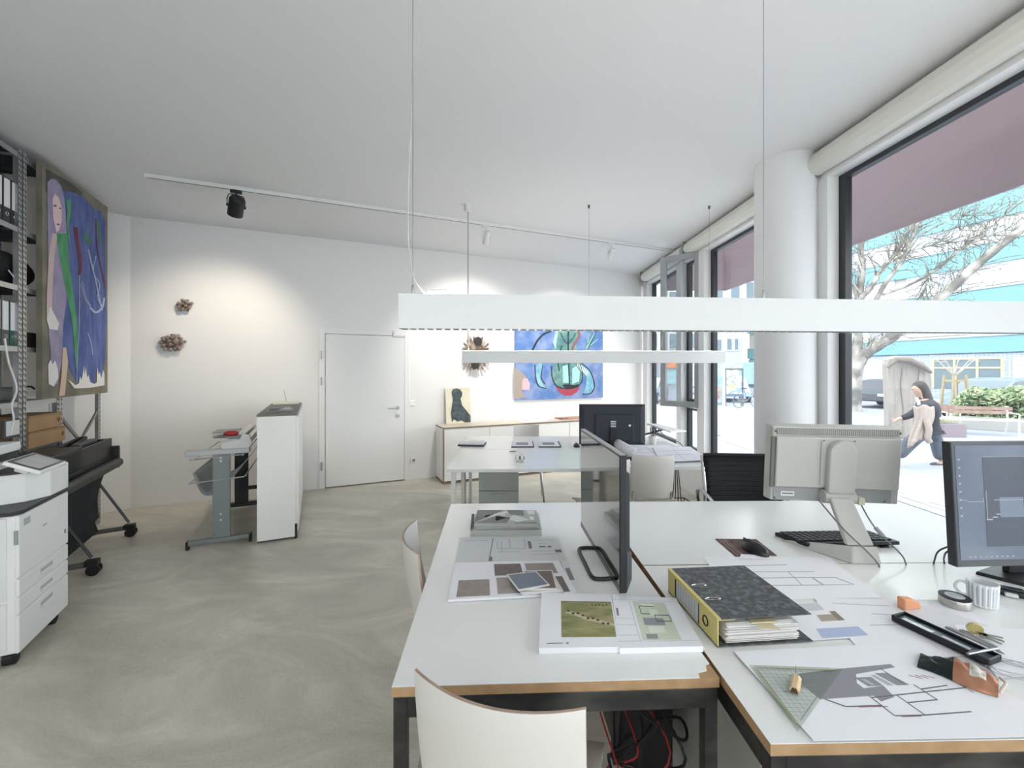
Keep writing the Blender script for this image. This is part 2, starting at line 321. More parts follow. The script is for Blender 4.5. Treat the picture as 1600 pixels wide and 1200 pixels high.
# tiled ground floor
tm = bpy.data.materials.new('paint_tiles'); tm.use_nodes = True; nt = tm.node_tree; b_ = nt.nodes['Principled BSDF']
br = nt.nodes.new('ShaderNodeTexBrick'); tc = nt.nodes.new('ShaderNodeTexCoord'); mp = nt.nodes.new('ShaderNodeMapping'); mp.inputs['Rotation'].default_value = (0, R(90), R(90))
nt.links.new(tc.outputs['Object'], mp.inputs[0]); nt.links.new(mp.outputs[0], br.inputs[0]); nt.links.new(br.outputs[0], b_.inputs['Base Color'])
br.inputs['Scale'].default_value = 2.2; br.offset = 0; br.inputs['Color1'].default_value = lin('6f86ad'); br.inputs['Color2'].default_value = lin('7f95b8'); br.inputs['Mortar'].default_value = lin('b0b6c0'); br.inputs['Mortar Size'].default_value = .06
b_.inputs['Roughness'].default_value = .6
def fs(px): # facade coordinate of a pixel column
    k = (px-CX)/F; y = 41.27/(k+.297); return ((V((k*y, y, 0))-V((33, 27.8, 0))).dot(BD))
g = MB(); g.box(.1, .3, S0, S1, 0, 2.6-GZ); g.build('tile_cladding', tm, t)
for (pa, pb, za, zb, m_, fm_) in ((1458, 1566, .1, 2.25, FGD, M('d8c79a', .6)), (1352, 1377, .1, 2.25, M('c3e4ea', .3), M('eceeee', .5)), (1585, 1640, .1, 2.2, FG, M('eceeee', .5)), (1395, 1430, .1, 2.2, FGD, M('d0d4d8', .5))):
    a, b = sorted((fs(pa), fs(pb))); za -= GZ; zb -= GZ
    g = MB(); g.box(.03, .12, a, b, za, zb); f_ = g.build('shop_front', m_, t)
    g = MB(); n = max(2, int((b-a)/1.2))
    for q in range(n+1): yy = a+(b-a)*q/n; g.box(-.02, .1, yy-.06, yy+.06, za, zb)
    g.box(-.02, .1, a, b, zb-.7, zb-.6); g.box(-.02, .1, a, b, zb-.05, zb+.05); g.build('shop_frame', fm_, f_)
# white building at the end of the street
t = thing('white_building', 'plain white building with few windows at the far end of the street', 'building', (16, 47, GZ))
g = MB(); g.box(-14, 9.2, 0, 6, 0, 20); g.build('wall', M('b9b8b6', .8), t)
for (pa, pb, ya, yb) in ((1013, 1028, 520, 545), (1044, 1062, 520, 546), (1076, 1092, 520, 546), (1115, 1128, 529, 550), (1134, 1144, 528, 548), (1146, 1154, 528, 548), (1044, 1060, 455, 480), (1115, 1130, 440, 470), (1140, 1156, 440, 470), (1164, 1178, 440, 470)):
    p, q = D(pa, yb, 47), D(pb, ya, 47); fr = MB(); fr.box(p.x, q.x, 46.9, 47, p.z, q.z); f_ = fr.build('window', M('dfe3e6', .6), t, world=True)
    n = MB(); n.box(p.x+.1, q.x-.1, 46.86, 46.9, p.z+.1, q.z-.1); n.build('pane', M('73828c', .2), f_, world=True)
for (pa, pb, m_) in ((1012, 1030, '7e8a92'), (1040, 1062, 'a7c6cc'), (1115, 1129, 'a8c4cc'), (1160, 1180, '9fb9c4')):
    p, q = D(pa, 600, 47), D(pb, 566, 47); fr = MB(); fr.box(p.x, q.x, 46.88, 47, p.z, q.z); fr.build('shop_front', M(m_, .3), t, world=True)
p, q = D(1041, 575, 46.8), D(1061, 566, 46.8); g = MB(); g.box(p.x, q.x, 46.6, 46.8, p.z, q.z); g.build('shop_sign', M('e58a5a', .6), t, world=True)
# ---------------------------------------------------------------- street life
BARK = M('686664', .9, c2='a8a59f', scale=1.6, contrast=(.4, .6))
t = thing('plane_tree', 'old plane tree with pale mottled bark and a low fork beside the dark car', 'tree', G(1333, 642, GZ))
YT = 20.2
def limb(pts, r0, r1, nm='branch', n=9):
    P = curve_pts([D(px, py, YT+dy) for px, py, dy in pts], 4); k = len(P)-1
    g = MB(); rs = [(r0+(r1-r0)*i/k)*.8*(1+.08*math.sin(i*2.3)) for i in range(k+1)]; g.tube(P, rs, n); return g.build(nm, BARK, t, smooth=True, world=True), P
tips = []
tr_, _ = limb([(1332, 645, 0), (1332, 620, 0), (1334, 590, 0), (1335, 560, 0)], .46, .36, 'trunk', 14)
for pts, r0, r1 in (([(1334, 585, 0), (1345, 560, 0), (1362, 545, -.2), (1395, 525, -.4), (1432, 492, -.8), (1470, 464, -1.2), (1510, 428, -1.6), (1548, 395, -1.9), (1600, 355, -2.2), (1660, 310, -2.5)], .36, .17),
        ([(1335, 572, 0), (1340, 530, .2), (1342, 490, .3), (1343, 455, .4), (1347, 420, .5), (1345, 385, .8), (1350, 340, 1)], .27, .12),
        ([(1334, 575, 0), (1322, 555, 0), (1312, 530, -.3), (1300, 500, -.5), (1290, 460, -.6)], .24, .14),
        ([(1342, 468, .3), (1360, 450, 0), (1378, 420, 0), (1400, 395, 0), (1420, 360, -.2), (1438, 330, -.2), (1455, 300, -.3)], .15, .06),
        ([(1365, 475, 0), (1385, 440, -.3), (1408, 410, -.4), (1420, 385, -.4), (1436, 345, -.5), (1450, 318, -.6), (1470, 270, -.7)], .13, .07),
        ([(1380, 460, 0), (1420, 445, .3), (1460, 424, .5), (1500, 390, .5), (1540, 360, .6), (1600, 312, .6)], .09, .05),
        ([(1345, 460, .3), (1328, 440, 0), (1316, 425, 0), (1300, 405, 0)], .1, .06), ([(1340, 470, .3), (1334, 450, .3), (1322, 436, .3), (1310, 430, .3)], .12, .07),
        ([(1396, 408, 0), (1430, 390, 0), (1480, 380, 0), (1530, 372, 0), (1570, 360, 0)], .05, .03), ([(1435, 370, 0), (1470, 350, 0), (1500, 338, 0), (1545, 336, .3)], .05, .025),
        ([(1420, 400, 0), (1445, 410, 0), (1450, 435, 0), (1442, 460, 0)], .03, .02), ([(1345, 400, .3), (1380, 392, 0), (1440, 388, 0), (1500, 360, 0)], .045, .02)):
    o, P = limb(pts, r0, r1); tips += [(P[i], (P[i]-P[i-1]).normalized(), r0) for i in range(6, len(P), 2)]
g = MB(); random.seed(3); ball = MB(); nb = 0
for p, d_, r_ in tips:
    for q in range(6):
        d2 = (d_+V((random.uniform(-1, 1), random.uniform(-.6, .6), random.uniform(-.7, 1)))).normalized(); a = p.copy(); rr_ = .022
        for s_ in range(4):
            b = a+d2*random.uniform(.25, .5); g.cyl(a, b, rr_, rr_*.75, 3, False)
            if random.random() < .7:
                e_ = b+(d2+V((random.uniform(-1, 1), random.uniform(-1, 1), random.uniform(-1, .6)))).normalized()*random.uniform(.3, .6); g.cyl(b, e_, rr_*.6, rr_*.4, 3, False)
                if random.random() < .4: ball.ball(e_-V((0, 0, .06)), .035, n=4); nb += 1
            a = b; rr_ *= .75; d2 = (d2+V((random.uniform(-.5, .5), random.uniform(-.5, .5), random.uniform(-.5, .5)))).normalized()
o = g.build('twigs', M('7a766c', .9, c2='575653', scale=3), t, world=True, kind='stuff'); o = ball.build('seed_balls', M('75715f', .9), t, world=True, kind='stuff')
# weathered timber slab standing on the pavement
t = thing('timber_sculpture', 'tall weathered grey timber slab standing on the pavement behind the walking person', 'sculpture', G(1425, 686, GZ))
yS = 12.1; SM = M('7b7675', .9, c2='949089', scale=2.5, stretch=(6, 6, .4), contrast=(.3, .7), bump=.6)
out = [(1391, 690), (1390, 640), (1389, 600), (1387, 570), (1390, 560), (1402, 556), (1425, 557), (1445, 566), (1455, 575), (1457, 600), (1455, 640), (1450, 686)]
g = MB(); P = [D(x, y, yS) for x, y in out]; P[0].z = P[-1].z = GZ; g.prism(P, (.05, .28, 0)); g.build('slab', SM, t, world=True, bev=.05, seg=3)
g = MB(); g.tube([D(1387, 574, yS-.1), D(1400, 562, yS-.15), D(1420, 563, yS-.2), D(1440, 572, yS-.12), D(1455, 582, yS-.1)], [.04, .07, .09, .07, .04], 8); g.build('bark_rim', M('6f6a68', .95, bump=.8, scale=5), t, world=True, smooth=True)
for x in (1410, 1437):
    g = MB(); g.tube([D(x, 690, yS-.0), D(x+2, 640, yS-.01), D(x-2, 600, yS-.02), D(x+1, 575, yS-.02)], .014, 6); g.build('rib', SM, t, world=True, smooth=True)
# cars
def car(px0, px1, yfoot, label, body, dist, rz, L=4.3, Hc=1.45):
    c = G((px0+px1)/2, yfoot, GZ); c = V((((px0+px1)/2-CX)/F*dist, dist, GZ)); t = thing('car', label, 'car', c, rz); k = Hc/1.45
    side = [(-L/2, .35), (-L/2+.05, .75), (-L*.28, .95), (-L*.13, 1.38), (L*.05, 1.45), (L*.27, 1.38), (L*.42, .98), (L/2, .85), (L/2, .35)]
    g = MB(); g.hexa([(x, -.82, z*k) for x, z in side], [(x, .82, z*k) for x, z in side]); g.build('body', body, t, bev=.06, seg=3)
    for s_ in (-1, 1):
        for ws_ in ([(-L*.24, .97), (-L*.125, 1.32), (-.02, 1.38), (-.02, .97)], [(.06, .97), (.06, 1.38), (L*.23, 1.32), (L*.34, .97)]):
            gl = MB(); gl.hexa([(x, s_*.825, z*k) for x, z in ws_], [(x, s_*.832, z*k) for x, z in ws_]); gl.build('side_window', M('4d5a63', .1), t)
    for s_ in (-1, 1):
        for x in (-L*.31, L*.31):
            g = MB(); g.cyl((x, s_*.66, .32), (x, s_*.86, .32), .32, n=20); wh = g.build('wheel', M('24262a', .7), t, smooth=True)
            g = MB(); g.cyl((x, s_*.86, .32), (x, s_*.87, .32), .18, n=12); g.build('hubcap', STEEL, wh)
    for s_ in (-1, 1):
        g = MB(); g.box(-L/2-.01, -L/2+.05, s_*.6-.15, s_*.6+.15, .62, .74); g.build('headlight', M('e8ecee', .2), t)
    return t
car(1335, 1435, 640, 'dark grey car parked between the plane tree and the timber slab', M('3f434d', .25, .3), 22.6, R(28), 4.2)
car(1480, 1640, 640, 'silver blue estate car parked behind the hedge', M('75828c', .25, .3), 17.2, R(12), 4.4, 1.62)
car(1124, 1160, 628, 'blue car parked behind the lamp post at the street corner', M('8fa6d6', .3, .2), 27, R(70), 4.2)
car(990, 1035, 628, 'pale grey car seen through the farthest window pane', M('9aa4ab', .3, .2), 26, R(60), 4.2)
# hedge in a concrete planter, benches
hp = [G(1478, 672, GZ), G(1478, 640, GZ)]
t = thing('hedge_planter', 'long low concrete planter filled with a leafy hedge behind the benches', 'planter', D(1620, 640, 13.6)); t.location.z = GZ
pa = D(1492, 665, 14.2); pb = D(1680, 665, 12.6)
u = (pb-pa); u.z = 0; Lp = u.length; ru = math.atan2(u.y, u.x); mh = Matrix.Translation((pa.x, pa.y, GZ)) @ Matrix.Rotation(ru, 4, 'Z')
g = MB(mh); g.box(0, Lp, 0, .15, 0, .42); g.box(0, .15, .15, 1.8, 0, .42); g.box(Lp-.15, Lp, .15, 1.8, 0, .42); g.box(0, Lp, 1.65, 1.8, 0, .42); g.build('concrete_wall', M('959694', .9), t, world=True, bev=.01)
g = MB(mh); g.box(.15, Lp-.15, .15, 1.65, .2, .36); g.build('soil', M('6b6459', .95), t, world=True)
g = MB(mh); random.seed(5)
for i in range(5200):
    x = random.uniform(.0, Lp); y = random.uniform(.0, 1.8); zt = 1.27+.12*math.sin(x*1.7)+.1*math.sin(x*4+y)-.5*abs(y/1.8-.5)**2*2; 
    if x < .5: zt -= (.5-x)*1.2
    z = random.uniform(.38, zt) if random.random() < .5 else zt-random.random()*.15
    a = V((random.uniform(-1, 1), random.uniform(-1, 1), random.uniform(-.3, 1))).normalized()*.085; b = a.orthogonal().normalized()*.035; c = V((x, y, z)); g.face([c-a, c+b, c+a, c-b])
g.build('leaves', M('56704c', .6, c2='9aa886', scale=3, contrast=(.4, .62)), t, world=True, kind='stuff')
g = MB(mh)
for i in range(60): x = random.uniform(.2, Lp-.2); g.cyl((x, .9, .3), (x+random.uniform(-.3, .3), .9+random.uniform(-.5, .5), 1.1), .018, .008, 4, False)
g.build('stems', M('5d5547', .9), t, world=True, kind='stuff')
def bench(c, rz, label, grp, L=1.8):
    t = thing('park_bench', label, 'bench', c, rz, grp)
    for k in range(3):
        g = MB(); g.box(-L/2, L/2, -.22+k*.14, -.10+k*.14, .43, .46); g.build('seat_slat', M('c9c2bc', .7), t)
    for k in range(2):
        g = MB(); g.box(-L/2, L/2, .235, .26, .60+k*.12, .70+k*.12); g.build('back_slat', M('7d6760', .7, c2='8c766e', scale=6), t)
    for x in (-L/2+.12, L/2-.12):
        fm_ = M('d5d8da', .4, .4)
        g = MB(); g.tube([(x, -.2, 0), (x, -.2, .43), (x, .22, .43), (x, .27, .83)], .022, 6); g.build('side_frame', fm_, t, smooth=True)
        g = MB(); g.tube([(x, .2, .43), (x, .32, 0)], .022, 6); g.build('leg', fm_, t, smooth=True)
        g = MB(); g.tube([(x, -.2, .43), (x, -.22, .64), (x, .22, .66)], .018, 6); g.build('armrest', fm_, t, smooth=True)
    return t
bench(V((((1527-CX)/F)*12.9, 12.9, GZ)), R(-18), 'slatted park bench standing in front of the hedge planter', 'park benches by the hedge', 1.9)
bench(V((((1463-CX)/F)*13.6, 13.6, GZ)), R(-18), 'park bench half hidden behind the walking person', 'park benches by the hedge', 1.2)
t = thing('plant_box', 'low mauve plant box right behind the walking person', 'planter', G(1478, 681, GZ), R(-8))
g = MB(); g.box(-.42, .3, -.3, .3, 0, .38); g.build('box', M('7f757c', .8), t, bev=.01)
g = MB()
for i in range(160):
    c = V((random.uniform(-.38, .27), random.uniform(-.26, .26), .38)); a = V((random.uniform(-.1, .1), random.uniform(-.1, .1), random.uniform(.08, .2))); b = a.orthogonal().normalized()*.02; g.face([c, c+a*.5+b, c+a, c+a*.5-b])
g.build('grass', M('a9b68e', .8), t, kind='stuff')
# young tree with wooden stakes
c = V((((1492-CX)/F)*15.6, 15.6, GZ)); t = thing('young_tree', 'young bare tree held between wooden stakes behind the hedge', 'tree', c)
g = MB(); g.cyl((0, 0, 0), (0, 0, 1.9), .05, .04, 8); g.build('trunk', M('b8b2aa', .9), t, smooth=True)
for x, y in ((-.27, -.2), (.27, -.2), (-.27, .2), (.27, .2)):
    g = MB(); g.cyl((x*1.25, y*1.25, 0), (x*.8, y*.8, 1.75), .045, n=8); g.build('stake', M('948870', .8), t, smooth=True)
g = MB(); g.box(-.25, .25, -.19, -.16, 1.5, 1.58); g.box(-.25, .25, .16, .19, 1.5, 1.58); g.box(-.25, -.22, -.16, .16, 1.5, 1.58); g.box(.22, .25, -.16, .16, 1.5, 1.58); g.build('stake_rail', M('948870', .8), t)
for a in range(9):
    q = 2*math.pi*a/9; g = MB(); g.tube([(0, 0, 1.7), (.22*math.cos(q), .2*math.sin(q), 1.95), (.5*math.cos(q), .4*math.sin(q), 2.25), (.75*math.cos(q), .5*math.sin(q), 2.3+.2*math.sin(a*2))], [.022, .018, .012, .008], 5); g.build('branch', M('b5aea6', .9), t, smooth=True)
# lamp post, advertising pillar, bicycles
c = G(1131, 652, GZ); t = thing('lamp_post', 'thin white lamp post on the pavement left of the column', 'lamp post', c)
g = MB(); g.cyl((0, 0, 0), (0, 0, 3.2), .055, .04, 10); g.build('post', M('e9ebec', .5), t, smooth=True)
g = MB(); g.cyl((0, 0, 0), (0, 0, .35), .08, n=10); g.build('base', M('c2c6c8', .5), t, smooth=True)
g = MB(); g.box(-.04, .7, -.04, .04, 3.2, 3.27); g.build('lamp_arm', M('e9ebec', .5), t)
c = G(1146, 634, GZ); c = V((c.x, c.y, GZ)); t = thing('poster_stand', 'grey framed poster case standing behind the bicycles', 'poster case', c)
g = MB(); g.box(-.5, -.42, -.08, .08, 0, 2.0); g.box(.42, .5, -.08, .08, 0, 2.0); g.box(-.42, .42, -.08, .08, 1.92, 2.0); g.box(-.42, .42, -.08, .08, .55, .63); g.build('frame', M('5d6468', .5), t)
g = MB(); g.box(-.42, .42, -.05, .05, .63, 1.92); g.build('poster', M('dfe3e4', .6, c2='8ea0a6', scale=3, contrast=(.5, .56)), t)
g = MB(); g.box(-.3, .0, -.056, -.05, .9, 1.2); g.build('print', M('f0b68a', .7), t)
c = G(1121, 632, GZ); t = thing('kiosk_sign', 'tall pale blue advertising panel at the left edge of the wide window', 'sign', c)
g = MB(); g.box(-.45, .25, -.1, .1, .1, 2.0); g.build('panel', M('b9d6e2', .5, c2='8fb4c8', scale=4), t); g = MB(); g.box(-.5, .3, -.15, .15, 0, .1); g.build('base', M('8b9196', .6), t)
g = MB(); g.box(-.3, .1, -.11, -.1, .3, 1.0); g.build('print', M('a8727c', .6, c2='e0c0a8', scale=6), t)
def bike(c, rz, label):
    t = thing('bicycle', label, 'bicycle', c, rz, 'bicycles parked on the pavement'); m_ = M('767c84', .5)
    for x in (-.52, .52):
        g = MB(); g.tube([(x+.33*math.cos(a*math.pi/9), 0, .34+.33*math.sin(a*math.pi/9)) for a in range(19)], .02, 5); wh = g.build('wheel', M('55595e', .7), t)
        g = MB(); 
        for a in range(8): g.cyl((x, 0, .34), (x+.33*math.cos(a*math.pi/4), 0, .34+.33*math.sin(a*math.pi/4)), .004, n=3)
        g.build('spokes', STEEL, wh)
    g = MB(); 
    for a, b in (((-.52, 0, .34), (-.18, 0, .85)), ((-.18, 0, .85), (.38, 0, .85)), ((-.05, 0, .34), (-.2, 0, .95)), ((-.05, 0, .34), (.4, 0, .8)), ((.52, 0, .34), (.36, 0, 1.0)), ((-.52, 0, .34), (-.05, 0, .34))): g.cyl(a, b, .018, n=6)
    g.build('frame', m_, t)
    g = MB(); g.box(-.32, -.08, -.07, .07, .95, 1.0); g.build('saddle', M('2b2b2b', .7), t, bev=.02)
    g = MB(); g.tube([(.42, -.28, 1.02), (.36, -.1, 1.04), (.36, .1, 1.04), (.42, .28, 1.02)], .014, 5); g.build('handlebar', M('3a3c40', .5), t)
bike(G(1168, 637, GZ), R(12), 'parked bicycle nearest the column, seen through the wide window'); bike(G(1172, 628, GZ), R(-20), 'second bicycle leaning behind the first one by the column')
bike(G(1090, 632, GZ), R(30), 'bicycle glimpsed between the casement and its frame')
# ---------------------------------------------------------------- person walking past
def skin(pts, edges, name, mat, parent, sub=2, root=0):
    me = bpy.data.meshes.new(name); me.from_pydata([wm(parent).inverted() @ V(p[0]) for p in pts], edges, []); o = bpy.data.objects.new(name, me); COL.objects.link(o); me.materials.append(mat); o.parent = parent
    sk = o.modifiers.new('k', 'SKIN'); me.skin_vertices.new() if not me.skin_vertices else None
    for i, p in enumerate(pts):
        r_ = p[1] if isinstance(p[1], tuple) else (p[1], p[1]); me.skin_vertices[0].data[i].radius = r_
    me.skin_vertices[0].data[root].use_root = True
    s_ = o.modifiers.new('s', 'SUBSURF'); s_.levels = s_.render_levels = sub
    for p in me.polygons: p.use_smooth = True
    dg = bpy.context.evaluated_depsgraph_get(); m2 = bpy.data.meshes.new_from_object(o.evaluated_get(dg)); o.modifiers.clear(); o.data = m2
    for p in m2.polygons: p.use_smooth = True
    return o
YP = 8.7
def q(px, py, dy=0): return D(px, py, YP+dy)
t = thing('person', 'person with long dark hair in a dark jacket walking past outside the near window', 'person', G(1440, 728, GZ))
SKN = M('a98c80', .7); JK = M('2e3137', .85); TR = M('575d69', .9, c2='4a505b', scale=9)
# one continuous body
body = skin([(q(1446, 664), .15), (q(1448, 648), .14), (q(1450, 632), (.17, .15)), (q(1442, 622), .055), (q(1434, 611, .0), (.095, .085)), (q(1430, 601), (.08, .07)),
    (q(1440, 634, -.19), .06), (q(1424, 649, -.24), .045), (q(1406, 654, -.22), .032), (q(1400, 656, -.22), .035),
    (q(1458, 634, .17), .06), (q(1463, 650, .15), .045), (q(1447, 652, -.02), .035),
    (q(1440, 672, -.08), .1), (q(1424, 690, -.1), .075), (q(1404, 706, -.1), .05), (q(1396, 712, -.1), .045), (q(1387, 710, -.1), .035),
    (q(1452, 672, .08), .1), (q(1462, 692, .08), .07), (q(1470, 716, .08), .045), (q(1471, 723, .08), .04), (q(1457, 726, .08), .03)],
    [(0, 1), (1, 2), (2, 3), (3, 4), (4, 5), (2, 6), (6, 7), (7, 8), (8, 9), (2, 10), (10, 11), (11, 12), (0, 13), (13, 14), (14, 15), (15, 16), (16, 17), (0, 18), (18, 19), (19, 20), (20, 21), (21, 22)], 'body', SKN, t)
g = MB(); g.ball(q(1424.2, 612, 0), .013, (1.4, .9, 1.2), 8); g.build('nose', SKN, t, world=True, smooth=True)
for dy in (-.045, .02): g = MB(); g.ball(q(1425.5, 608.5, dy), .011, n=8); g.build('eye', M('2a2a2c', .3), t, world=True)
g = MB(); g.ball(q(1425, 616.5, -.01), .02, (.5, 1, .4), 8); g.build('mouth', M('b5746a', .6), t, world=True)
jk = skin([(q(1448, 664), (.2, .17)), (q(1449, 648), (.19, .17)), (q(1450, 634), (.2, .18)), (q(1445, 625), (.12, .1)), (q(1440, 636, -.2), .09), (q(1424, 648, -.25), .07), (q(1408, 654, -.23), .055),
    (q(1459, 636, .18), .09), (q(1465, 651, .16), .07), (q(1450, 652, .0), .06), (q(1450, 674), (.19, .16))],
    [(0, 1), (1, 2), (2, 3), (2, 4), (4, 5), (5, 6), (2, 7), (7, 8), (8, 9), (0, 10)], 'jacket', JK, t)
g = MB(); g.tube(curve_pts([q(1432, 622, -.1), q(1436, 632, -.2), q(1432, 642, -.21)], 4), .03, 6); g.build('scarf', M('8f9492', .8), t, world=True, smooth=True)
hair = skin([(q(1431, 598), (.115, .1)), (q(1437.5, 603), (.14, .13)), (q(1444, 617), (.11, .12)), (q(1449, 630), (.1, .13)), (q(1453, 644), (.07, .1)), (q(1455, 652), .04)], [(0, 1), (1, 2), (2, 3), (3, 4), (4, 5)], 'hair', M('2c2829', .7, c2='3d3939', scale=20, stretch=(4, 4, .5)), t)
tr1 = skin([(q(1450, 668), (.17, .15)), (q(1438, 678, -.09), .13), (q(1422, 692, -.1), .12), (q(1408, 704, -.1), .14), (q(1399, 713, -.1), .13), (q(1462, 686, .09), .12), (q(1467, 704, .09), .12), (q(1471, 720, .09), .125)],
    [(0, 1), (1, 2), (2, 3), (3, 4), (0, 5), (5, 6), (6, 7)], 'trousers', TR, t, 1)
for (a, dy) in (((1464, 725), .09), ((1388, 712), -.1)):
    c = q(a[0], a[1], dy); g = MB(); g.ball(c, .05, (2.9, 1, .8), 10, Matrix.Rotation(R(0 if dy > 0 else 35), 4, 'Y')); g.build('shoe', M('4a4b52', .6), t, world=True, smooth=True)
for k in range(5):
    b = q(1401, 655.5, -.22)+V((-.005, (k-2)*.02, 0)); g = MB()
    if k < 4: g.tube([b, b+V((-.045, 0, -.012)), b+V((-.07, 0, -.035-.004*k))], [.011, .010, .008], 6)
    else: g.tube([b+V((.01, .01, .01)), b+V((-.02, .035, .012)), b+V((-.045, .04, 0))], [.012, .010, .008], 6)
    g.build('finger', SKN, t, world=True, smooth=True)
ct = thing('coat', 'beige coat draped over the walking person\'s arm', 'coat', q(1443, 690, -.35))
def coatf(u, v):
    px = 1428+u*(30-6*v)-8*v*(1-u)*1.0+3*math.sin(v*5); py = 634+v*(66-18*u)+(2*math.sin(u*9)); return q(px, py, -.30-.10*math.sin(u*math.pi)-.012*math.sin(u*17+v*2))
g = MB(); g.grid(coatf, 26, 14); g.build('coat_cloth', M('9c928c', .9), ct, world=True, smooth=True, solid=.03)
g = MB(); g.tube(curve_pts([q(1446, 655, -.43), q(1451, 670, -.46), q(1449, 684, -.44), q(1452, 690, -.42)], 5), [.055]*16, 8); g.build('sleeve', M('9c928c', .9), ct, world=True, smooth=True)
# ---------------------------------------------------------------- pendant lamps, track and spots
def pendant(p0, ang, label, cord, cables):
    L = 2.64; zb, zt = 1.645, 1.765
    t = thing('pendant_lamp', label, 'lamp', (p0[0], p0[1], p0[2]), ang, 'long white pendant lamps'); hh = .12
    g = MB(); g.box(0, L, 0, .006, 0, hh); g.box(0, L, .054, .06, 0, hh); g.box(0, L, .006, .054, hh-.006, hh); g.box(0, .006, .006, .054, 0, hh-.006); g.box(L-.006, L, .006, .054, 0, hh-.006)
    g.build('housing', M('eceded', .45), t, bev=.0015)
    g = MB(); g.box(.006, L-.006, .006, .054, .03, .034); g.build('diffuser', M('fff6e6', .5, emit=2.5), t)
    g = MB(); g.box(.01, L-.01, .01, .05, hh, hh+.001); g.build('added_glow_strip', M('fff4e8', .5, emit=5), t)  # added glowing strip that brightens the ceiling, not a fitting of the lamp
    g = MB()
    n = 88
    for i in range(n): x = .006+(L-.012)*i/n; g.box(x, x+.019, .008, .052, .0, .012)
    g.build('louvre', M('3b3d42', .3, .8), t, kind='stuff')
    for i, x in enumerate(cables):
        g = MB(); g.cyl((x, .03, hh), (x, .03, H-p0[2]-.03), .0014, n=6); c = g.build('suspension_wire', M('9a9c9e', .4, .6), t)
        g = MB(); g.cyl((x, .03, H-p0[2]-.03), (x, .03, H-p0[2]), .009, .012, n=10); g.build('ceiling_clip', M('55575a', .5), c)
        g = MB(); g.box(x-.035, x+.035, .026, .034, hh, hh+.006); g.cyl((x, .03, hh), (x, .03, hh+.035), .0045, n=8); g.build('wire_gripper', M('7d8084', .4, .7), t, bev=.001)
    if cord:
        g = MB(); g.cyl((cables[0], .03, H-p0[2]-.075), (cables[0], .03, H-p0[2]), .035, .035, 20); g.build('ceiling_rose', M('e8e8e8', .5), t, smooth=True, bev=.004)
        g = MB(); g.cyl((cables[0]+.01, .03, hh), (cables[0]+.008, .03, H-p0[2]-.06), .005, n=8); g.build('power_cord', M('b8babc', .5), t)
    return t
p1 = D(622, 513, 1.47)
l1 = pendant(p1, R(4.4), 'long white pendant lamp hanging nearest, above the front desks', False, [.045, 1.33, 2.6])
g = MB(); g.tube(curve_pts([D(646, -60, 1.53), D(646, 60, 1.53), D(643, 170, 1.54), D(638, 290, 1.54), D(638, 370, 1.52), D(644, 425, 1.5), D(662, 456, 1.5), D(672, 456, 1.5)], 6), .0028, 6)
g.build('power_cord', M('c2c4c5', .5), l1, world=True, smooth=True)
g = MB(); g.box(.10, .175, .012, .05, .1205, .138); g.build('driver_box', M('f4f4f4', .4), l1, bev=.004)
p2 = D(722, 567, 4.28)
l2 = pendant(p2, R(1.0), 'long white pendant lamp hanging farther back above the middle tables', True, [.05, 1.27, 2.49])
# track
ta = D(226, 280, 3.63); tb = D(1060, 396, 5.97); ta.z = tb.z = H; u = tb-ta; Lt = u.length; ru = math.atan2(u.y, u.x)
t = thing('light_track', 'white ceiling light track running towards the windows', 'track', ta, ru)
g = MB(); g.box(0, Lt, -.018, .018, -.032, 0); g.build('track', M('eeeeee', .4), t, bev=.002)
g = MB(); g.box(.02, Lt-.02, -.005, .005, -.034, -.031); g.build('slot', M('6c6e70', .6), t)
MT = Matrix.Translation(ta) @ Matrix.Rotation(ru, 4, 'Z')
def spot(px, py, label, m_, r, h, aim, col, en, cone, name='track_spotlight'):
    k = (px-CX)/F; s = (k*ta.y-ta.x)/(u.x-k*u.y); b = ta+u*s; b.z = H-.034
    t = thing(name, label, 'spotlight', b, ru, 'spotlights on the ceiling track')
    g = MB(); g.box(-.045, .045, -.017, .017, -.028, 0); g.cyl((0, 0, -.06), (0, 0, -.025), .008); g.build('adapter', m_, t, bev=.002)
    d_ = (aim-(b-V((0, 0, .14)))).normalized(); d_ = wm(t).inverted().to_3x3() @ d_; c = V((0, 0, -.05-h*.55)); a = c-d_*h/2; e_ = c+d_*h/2
    pr = V((d_.y, -d_.x, 0)).normalized()
    g = MB(); g.tube([c+pr*(r+.006), c+pr*(r+.008)+V((0, 0, .06)), V((0, 0, -.045))+pr*(r*.9), V((0, 0, -.04)), V((0, 0, -.045))-pr*(r*.9), c-pr*(r+.008)+V((0, 0, .06)), c-pr*(r+.006)], .004, 6); g.build('bracket', m_, t)
    g = MB(); g.cyl(a, a+d_*h*.12, r*.8, r, 24, True); g.cyl(a+d_*h*.12, e_, r, r, 24, False); g.cyl(e_, e_-d_*.01, r, r*.85, 24, False); g.cyl(c+pr*r, c+pr*(r+.014), .012, n=10); g.cyl(c-pr*r, c-pr*(r+.014), .012, n=10)
    g.build('lamp_head', m_, t, smooth=True)
    g = MB(); g.cyl(e_-d_*.02, e_-d_*.012, r*.84, n=20); g.build('lens', M('fff2dc', .4, emit=6), t)
    ld = bpy.data.lights.new('spot_beam', 'SPOT'); ld.energy = en; ld.spot_size = R(cone); ld.spot_blend = .9; ld.color = col; ld.shadow_soft_size = .02
    lo = bpy.data.objects.new('spot_beam', ld); COL.objects.link(lo); lo.parent = t; lo.location = e_+d_*.01; lo.rotation_euler = d_.to_track_quat('-Z', 'Y').to_euler()
    return t
BKM = M('1b1c1f', .5)
